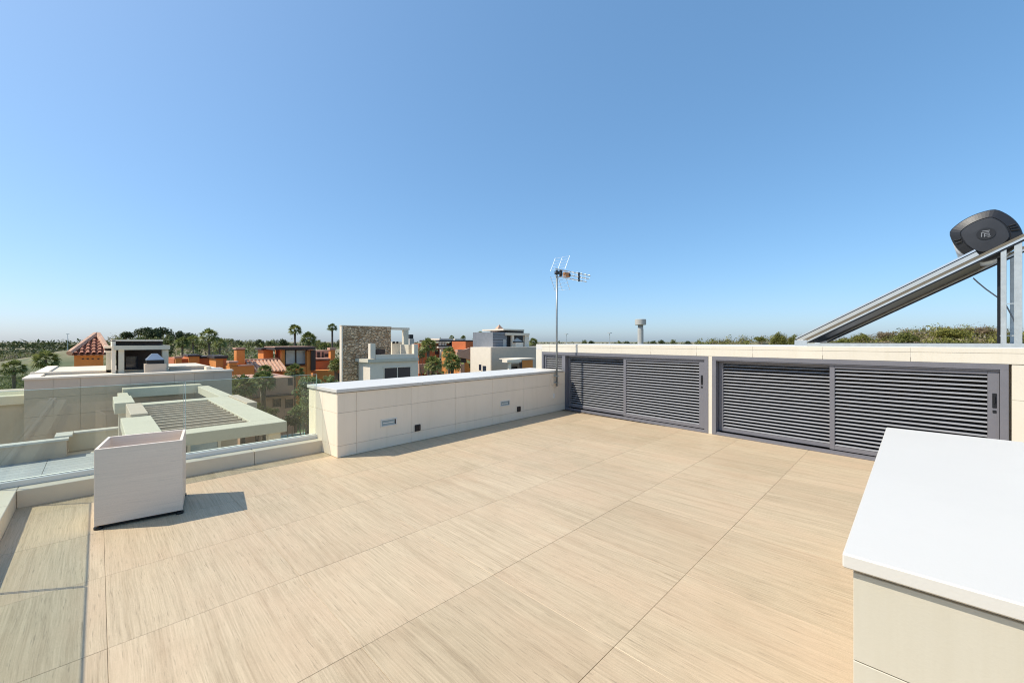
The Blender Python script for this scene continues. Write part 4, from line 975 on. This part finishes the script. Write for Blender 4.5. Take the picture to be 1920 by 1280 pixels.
# fan palms
def palm_crown(seed, n=46):
    rg = random.Random(seed); m = MB()
    for k in range(n):
        a = 2.39996 * k; u = k / n; el = R(86 - 122 * u ** 0.9 + rg.uniform(-10, 10)); L = rg.uniform(0.34, 0.54)
        d = Vector((math.cos(a) * math.cos(el), math.sin(a) * math.cos(el), math.sin(el)))
        side = Vector((-math.sin(a), math.cos(a), 0)); side.rotate(Matrix.Rotation(rg.uniform(-0.9, 0.9), 3, d))
        b = d * L; droop = 0.12 + 0.22 * u
        kk = len(m.v); m.v += [tuple(side * 0.012), tuple(-side * 0.012), tuple(b - side * 0.01), tuple(b + side * 0.01)]; m.f.append((kk, kk + 1, kk + 2, kk + 3))
        for q in range(9):
            f = (q - 4) / 4.0; ang = f * R(78)
            dir_ = d * math.cos(ang) + side * math.sin(ang)
            ln = rg.uniform(0.42, 0.55) * (1 - 0.25 * abs(f))
            tip = b + dir_ * ln - Vector((0, 0, droop * ln * 1.5)); mid = b + dir_ * ln * 0.55
            wv2 = (d * -math.sin(ang) + side * math.cos(ang)) * 0.045
            kk = len(m.v); m.v += [tuple(b), tuple(mid + wv2), tuple(tip), tuple(mid - wv2)]; m.f.append((kk, kk + 1, kk + 2, kk + 3))
    return nomesh(m, 'crown', M['leafpalm'])
PC = [palm_crown(5), palm_crown(8), palm_crown(13, 60)]
pt = MB(); rg_ = random.Random(3); prof = []
for k in range(25): prof.append((0.5 * (1.25 - 0.45 * min(1, k / 6)) * (1 + 0.10 * (k % 2)), k / 24))
PTM = pt.lathe(prof, 10).mesh('trunk', M['palmtrunk'])
skm = MB()
for k in range(40):
    a = 2.4 * k; z = -0.1 - 0.5 * (k / 40); r = 0.16 + 0.05 * rng.random()
    b = Vector((math.cos(a) * 0.07, math.sin(a) * 0.07, z)); tip = Vector((math.cos(a) * r, math.sin(a) * r, z - 0.3)); sd = Vector((-math.sin(a), math.cos(a), 0)) * 0.05
    kk = len(skm.v); skm.v += [tuple(b - sd), tuple(b + sd), tuple(tip)]; skm.f.append((kk, kk + 1, kk + 2))
SKM = nomesh(skm, 'dead_skirt', M['leafdry'])
def palm(label, px, pyc, wpx, d, i=0, group='fan palms among the houses', tw=0.34):
    x, y, zc = far(px, pyc, d); r = wpx / FPX * d / 2
    t = thing('palm_tree', label, 'palm tree', (x, y, GZ), 0, group)
    link('trunk', PTM, t, (0, 0, 0), rng.random() * 6, (tw, tw, zc - GZ - r * 0.1))
    c = link('crown', PC[i % 3], t, (0, 0, zc - GZ - r * 0.15), rng.random() * 6, (r, r, r * 0.95))
    link('dead_skirt', SKM, c, (0, 0, 0), 0, None)
for i, (lab, px, pyc, wpx, d) in enumerate([
    ('tall palm with a thin trunk on the skyline, left of the tall pair', 553, 617, 30, 62),
    ('tall palm on the skyline just left of the stone wall', 623, 613, 22, 66),
    ('shorter broad palm between the two tall skyline palms', 578, 633, 36, 70),
    ('small palm behind the flat dark roof, right of the broad palm', 608, 650, 28, 60),
    ('large palm on the wooded hill, tallest of the palms right of the kiosk', 392, 628, 40, 66),
    ('palm on the wooded hill nearest the kiosk roof', 342, 640, 30, 70),
    ('palm on the wooded hill between the kiosk and the large palm', 362, 636, 26, 78),
    ('palm on the wooded hill right of the large palm', 412, 642, 28, 74),
    ('small bright palm in front of the orange chimney pots', 391, 678, 22, 40),
    ('palm crown in front of the pale tiled lean-to roof', 497, 694, 34, 32),
    ('palm crown in front of the two grey window panes', 552, 694, 42, 34),
    ('palm hard against the left edge of the stone wall', 630, 682, 34, 38),
    ('tall bushy palm right of the stone villa balcony', 803, 645, 40, 42),
    ('palm crown low in front of the rust red house, left one', 812, 680, 44, 36),
    ('palm crown low in front of the rust red house, right one', 848, 676, 46, 38),
    ('palm crown in front of the white balcony edge', 842, 660, 34, 44),
    ('palm behind the plain white villa, left of its slate room', 900, 630, 28, 52),
    ('palm touching the slate roof room of the white villa', 918, 636, 22, 55),
    ('small palm right of the white villa columns', 1000, 640, 22, 60),
    ('small palm top over the rust red roof, left one', 847, 632, 12, 75),
    ('small palm top over the rust red roof, right one', 869, 632, 12, 75),
    ('palm with dark trunk on the open land at the far left', 85, 672, 52, 48),
    ('dark palm low at the left picture edge above the villa balcony', 26, 688, 44, 44),
    ('palm in the garden seen through the glass, beside the villa corner', 455, 722, 62, 26),
    ('palm in the garden seen through the glass, in front of the pink wall', 494, 712, 56, 28)]):
    palm(lab, px, pyc, wpx, d, i)
# garden trees seen through the glass
def at_tree(name, label, kind, px, ptop, wpx, d, group=None, i=0, base=None, cat='tree'):
    x, y, zt_ = far(px, ptop, d); tree(name, label, kind, x, y, base if base is not None else hz(x, y), zt_, wpx / FPX * d, group, cat, i)
at_tree('garden_tree', 'tall pale green garden tree behind the glass next to the parapet', 'bright', 578, 698, 76, 22, None, 0, GZ)
at_tree('garden_tree', 'leafy garden tree below the tall pale one, by the pool', 'bright', 570, 735, 64, 20.5, None, 1, GZ)
at_tree('garden_shrub', 'round grey green shrub right of the pergola edge', 'olive', 482, 748, 30, 19.5, None, 0, GZ, 'shrub')
at_tree('garden_shrub', 'low shrub in front of the pink house windows', 'olive', 508, 758, 34, 19.5, None, 1, GZ, 'shrub')
at_tree('garden_shrub', 'dark bush at the foot of the glass beside the pool', 'pine', 545, 770, 40, 19, None, 1, GZ, 'shrub')
at_tree('garden_tree', 'small tree at the right hand corner of the neighbour villa', 'olive', 440, 700, 30, 30, None, 2, GZ)
at_tree('garden_shrub', 'bush in front of the rust red house near the stone villa', 'bright', 618, 700, 40, 30, None, 0, GZ, 'shrub')
at_tree('garden_tree', 'dark tree between the stone villa and the bushy palm', 'olive', 790, 650, 24, 48, None, 1, GZ)
# pines and trees of the wooded hill
for i, (lab, kind, px, top, wpx, d) in enumerate([
    ('dark pine at the left shoulder of the wooded hill', 'pine', 237, 616, 34, 120), ('large dark pine on the hilltop, left of the two highest', 'pine', 274, 607, 44, 124),
    ('large dark pine on the hilltop, right of the two highest', 'pine', 300, 607, 44, 126), ('dark pine just right of the hilltop', 'pine', 333, 613, 34, 122),
    ('small dark pine on the right slope of the hill', 'pine', 356, 618, 28, 118), ('dark pine between the hilltop pines', 'pine', 287, 609, 36, 118),
    ('olive green tree in front of the hilltop pines', 'olive', 262, 624, 40, 108), ('olive green tree below the right hand hilltop pine', 'olive', 318, 624, 44, 106),
    ('light green tree on the hill above the kiosk', 'olive', 292, 628, 36, 98), ('olive tree on the lower right slope of the hill', 'olive', 372, 630, 40, 100),
    ('rounded tree left of the kiosk roof on the hill', 'olive', 222, 630, 32, 112)]):
    at_tree('pine_tree' if kind == 'pine' else 'broadleaf_tree', lab, kind, px, top, wpx, d, 'trees on the wooded hill', i)
# skyline trees, alike and far
for i, px in enumerate([432, 447, 468, 484, 508, 530, 596, 640, 1096, 1108, 1160, 1176, 1226, 1240, 1262, 1290, 1310]):
    d = 150 + 25 * (i % 4) if px < 700 else 330 + 20 * (i % 3); tp = rng.uniform(629, 635) if px < 700 else rng.uniform(633.5, 637)
    x, y, zt_ = far(px, tp, d)
    k = i if px < 700 else i - 8
    nth = ('leftmost', 'second from the left', 'third from the left', 'fourth from the left', 'fifth from the left', 'sixth from the left', 'seventh from the left', 'eighth from the left', 'rightmost')[k]
    tree('broadleaf_tree', nth + (' of the dark skyline trees behind the orange houses' if px < 700 else ' of the small skyline trees by the water tower'), 'pine' if i % 2 else 'olive', x, y, GZ, zt_, (26 if px < 700 else 16) / FPX * d, 'skyline trees behind the houses' if px < 700 else 'skyline trees by the water tower', 'tree', i)
# right hand scrub: the bushes one can pick out
for i, (lab, kind, px, top, wpx, d) in enumerate([
    ('rounded green bush on the skyline left of the collector foot', 'scrub', 1460, 616, 34, 70), ('small green bush at the foot of the sloping collector', 'scrub', 1492, 620, 30, 66),
    ('broad dark green bush, highest on the scrub hill under the tank', 'scrub', 1772, 606, 66, 52), ('yellow green bush left of the highest bush', 'scrub', 1698, 616, 60, 50),
    ('bright yellow green bush below the highest bush', 'scrub', 1790, 622, 80, 44), ('green bush under the middle of the sloping collector', 'scrub', 1580, 625, 50, 56),
    ('green bush between the collector foot and the middle bush', 'scrub', 1615, 620, 40, 60), ('brown dry bush left of the heater legs', 'dry', 1835, 607, 70, 56), ('brown dry bush between the green ones under the collector', 'dry', 1655, 616, 60, 60),
    ('green bush at the right picture edge behind the heater legs', 'scrub', 1900, 614, 60, 46), ('dry brown bush below the yellow green one', 'dry', 1720, 630, 60, 44), ('olive bush on the skyline far left of the collector', 'scrub', 1425, 626, 26, 80)]):
    at_tree('scrub_bush', lab, kind, px, top, wpx, d, 'bushes on the scrub hill', i, None, 'bush')
# masses nobody could count
def mass(name, label, cat, mat, spots, per, size):
    m = MB(); rg = random.Random(len(spots))
    for (x, y, z, r, h) in spots: leaves(m, (x, y, z + h * 0.40), (r, r, h * 0.60), per, size * r, rg, shell=0.25)
    o = link(name, nomesh(m, name, M[mat])); stuff(o); o['label'] = label; return o
sp = []; sp2 = []
for _ in range(1200):
    px = rng.uniform(1290, 2000); d = rng.uniform(42, 110); x, y, _z = far(px, 640, d)
    (sp if rng.random() < 0.5 else sp2).append((x, y, hz(x, y) - 0.1, rng.uniform(0.7, 1.6), rng.uniform(1.0, 2.2)))
mass('scrub', 'green scrub covering the hill at the right', 'scrub', 'leafyel', sp, 120, 0.14); mass('dry_scrub', 'brown dry scrub covering the hill at the right', 'scrub', 'leafdry', sp2, 90, 0.13)
sp = []; sp2 = []
for _ in range(420):
    px = rng.uniform(200, 480); d = rng.uniform(80, 160); x, y, _z = far(px, 640, d)
    (sp if rng.random() < 0.6 else sp2).append((x, y, hz(x, y) - 0.1, rng.uniform(1.2, 2.6), rng.uniform(1.8, 3.8)))
mass('hill_scrub', 'olive undergrowth on the wooded hill', 'scrub', 'leafmid', sp, 50, 0.2); mass('hill_dry_scrub', 'dry brown undergrowth on the wooded hill', 'scrub', 'leafdry', sp2, 35, 0.18)
sp = []
for _ in range(520):
    px = rng.uniform(-60, 1400); d = rng.choice([rng.uniform(430, 620), rng.uniform(300, 420)]) if px < 260 else rng.uniform(420, 620); x, y, _z = far(px, 640, d)
    sp.append((x, y, GZ, rng.uniform(4, 8), rng.uniform(6.5, 10.5) if px < 480 else rng.uniform(6.0, 8.0)))
for row, dd in ((0, 235), (1, 270)):
    for k in range(60):
        px = -40 + k * 5; x, y, _z = far(px, 640, dd + rng.uniform(-4, 4)); sp.append((x, y, GZ, rng.uniform(2, 4), rng.uniform(2.0, 4.0)))
mass('far_woodland', 'dark band of far woodland and hedges along the horizon', 'woodland', 'leafdark', sp, 40, 0.26)
sp = []
for _ in range(260):
    px = rng.uniform(-20, 130); d = rng.uniform(38, 95); x, y, _z = far(px, 640, d); sp.append((x, y, GZ, rng.uniform(0.6, 1.6), rng.uniform(0.8, 2.2)))
for _ in range(240):
    px = rng.uniform(320, 880); d = rng.uniform(52, 72); x, y, _z = far(px, 640, d); sp.append((x, y, GZ, rng.uniform(1.2, 2.4), rng.uniform(4.0, 6.8)))
sp3 = []; sp4 = []
for _ in range(520):
    px = rng.uniform(-30, 140); d = rng.uniform(105, 300); x, y, _z = far(px, 640, d); (sp3 if rng.random() < 0.55 else sp4).append((x, y, GZ, rng.uniform(0.8, 2.6), rng.uniform(0.8, 2.6)))
mass('field_scrub', 'green bushes scattered over the open land at the far left', 'scrub', 'leafmid', sp3, 40, 0.2); mass('field_dry_scrub', 'straw coloured dry growth on the open land at the far left', 'scrub', 'leafdry', sp4, 34, 0.2)
for _ in range(170):
    px = rng.choice([rng.uniform(318, 640), rng.uniform(318, 640), rng.uniform(786, 890)]); d = rng.uniform(58, 84); x, y, _z = far(px, 640, d); sp.append((x, y, GZ, rng.uniform(1.0, 1.9), rng.uniform(6.6, 8.9)))
mass('garden_greenery', 'mixed garden greenery between the orange houses and on the open land', 'greenery', 'leafmid', sp, 50, 0.2)
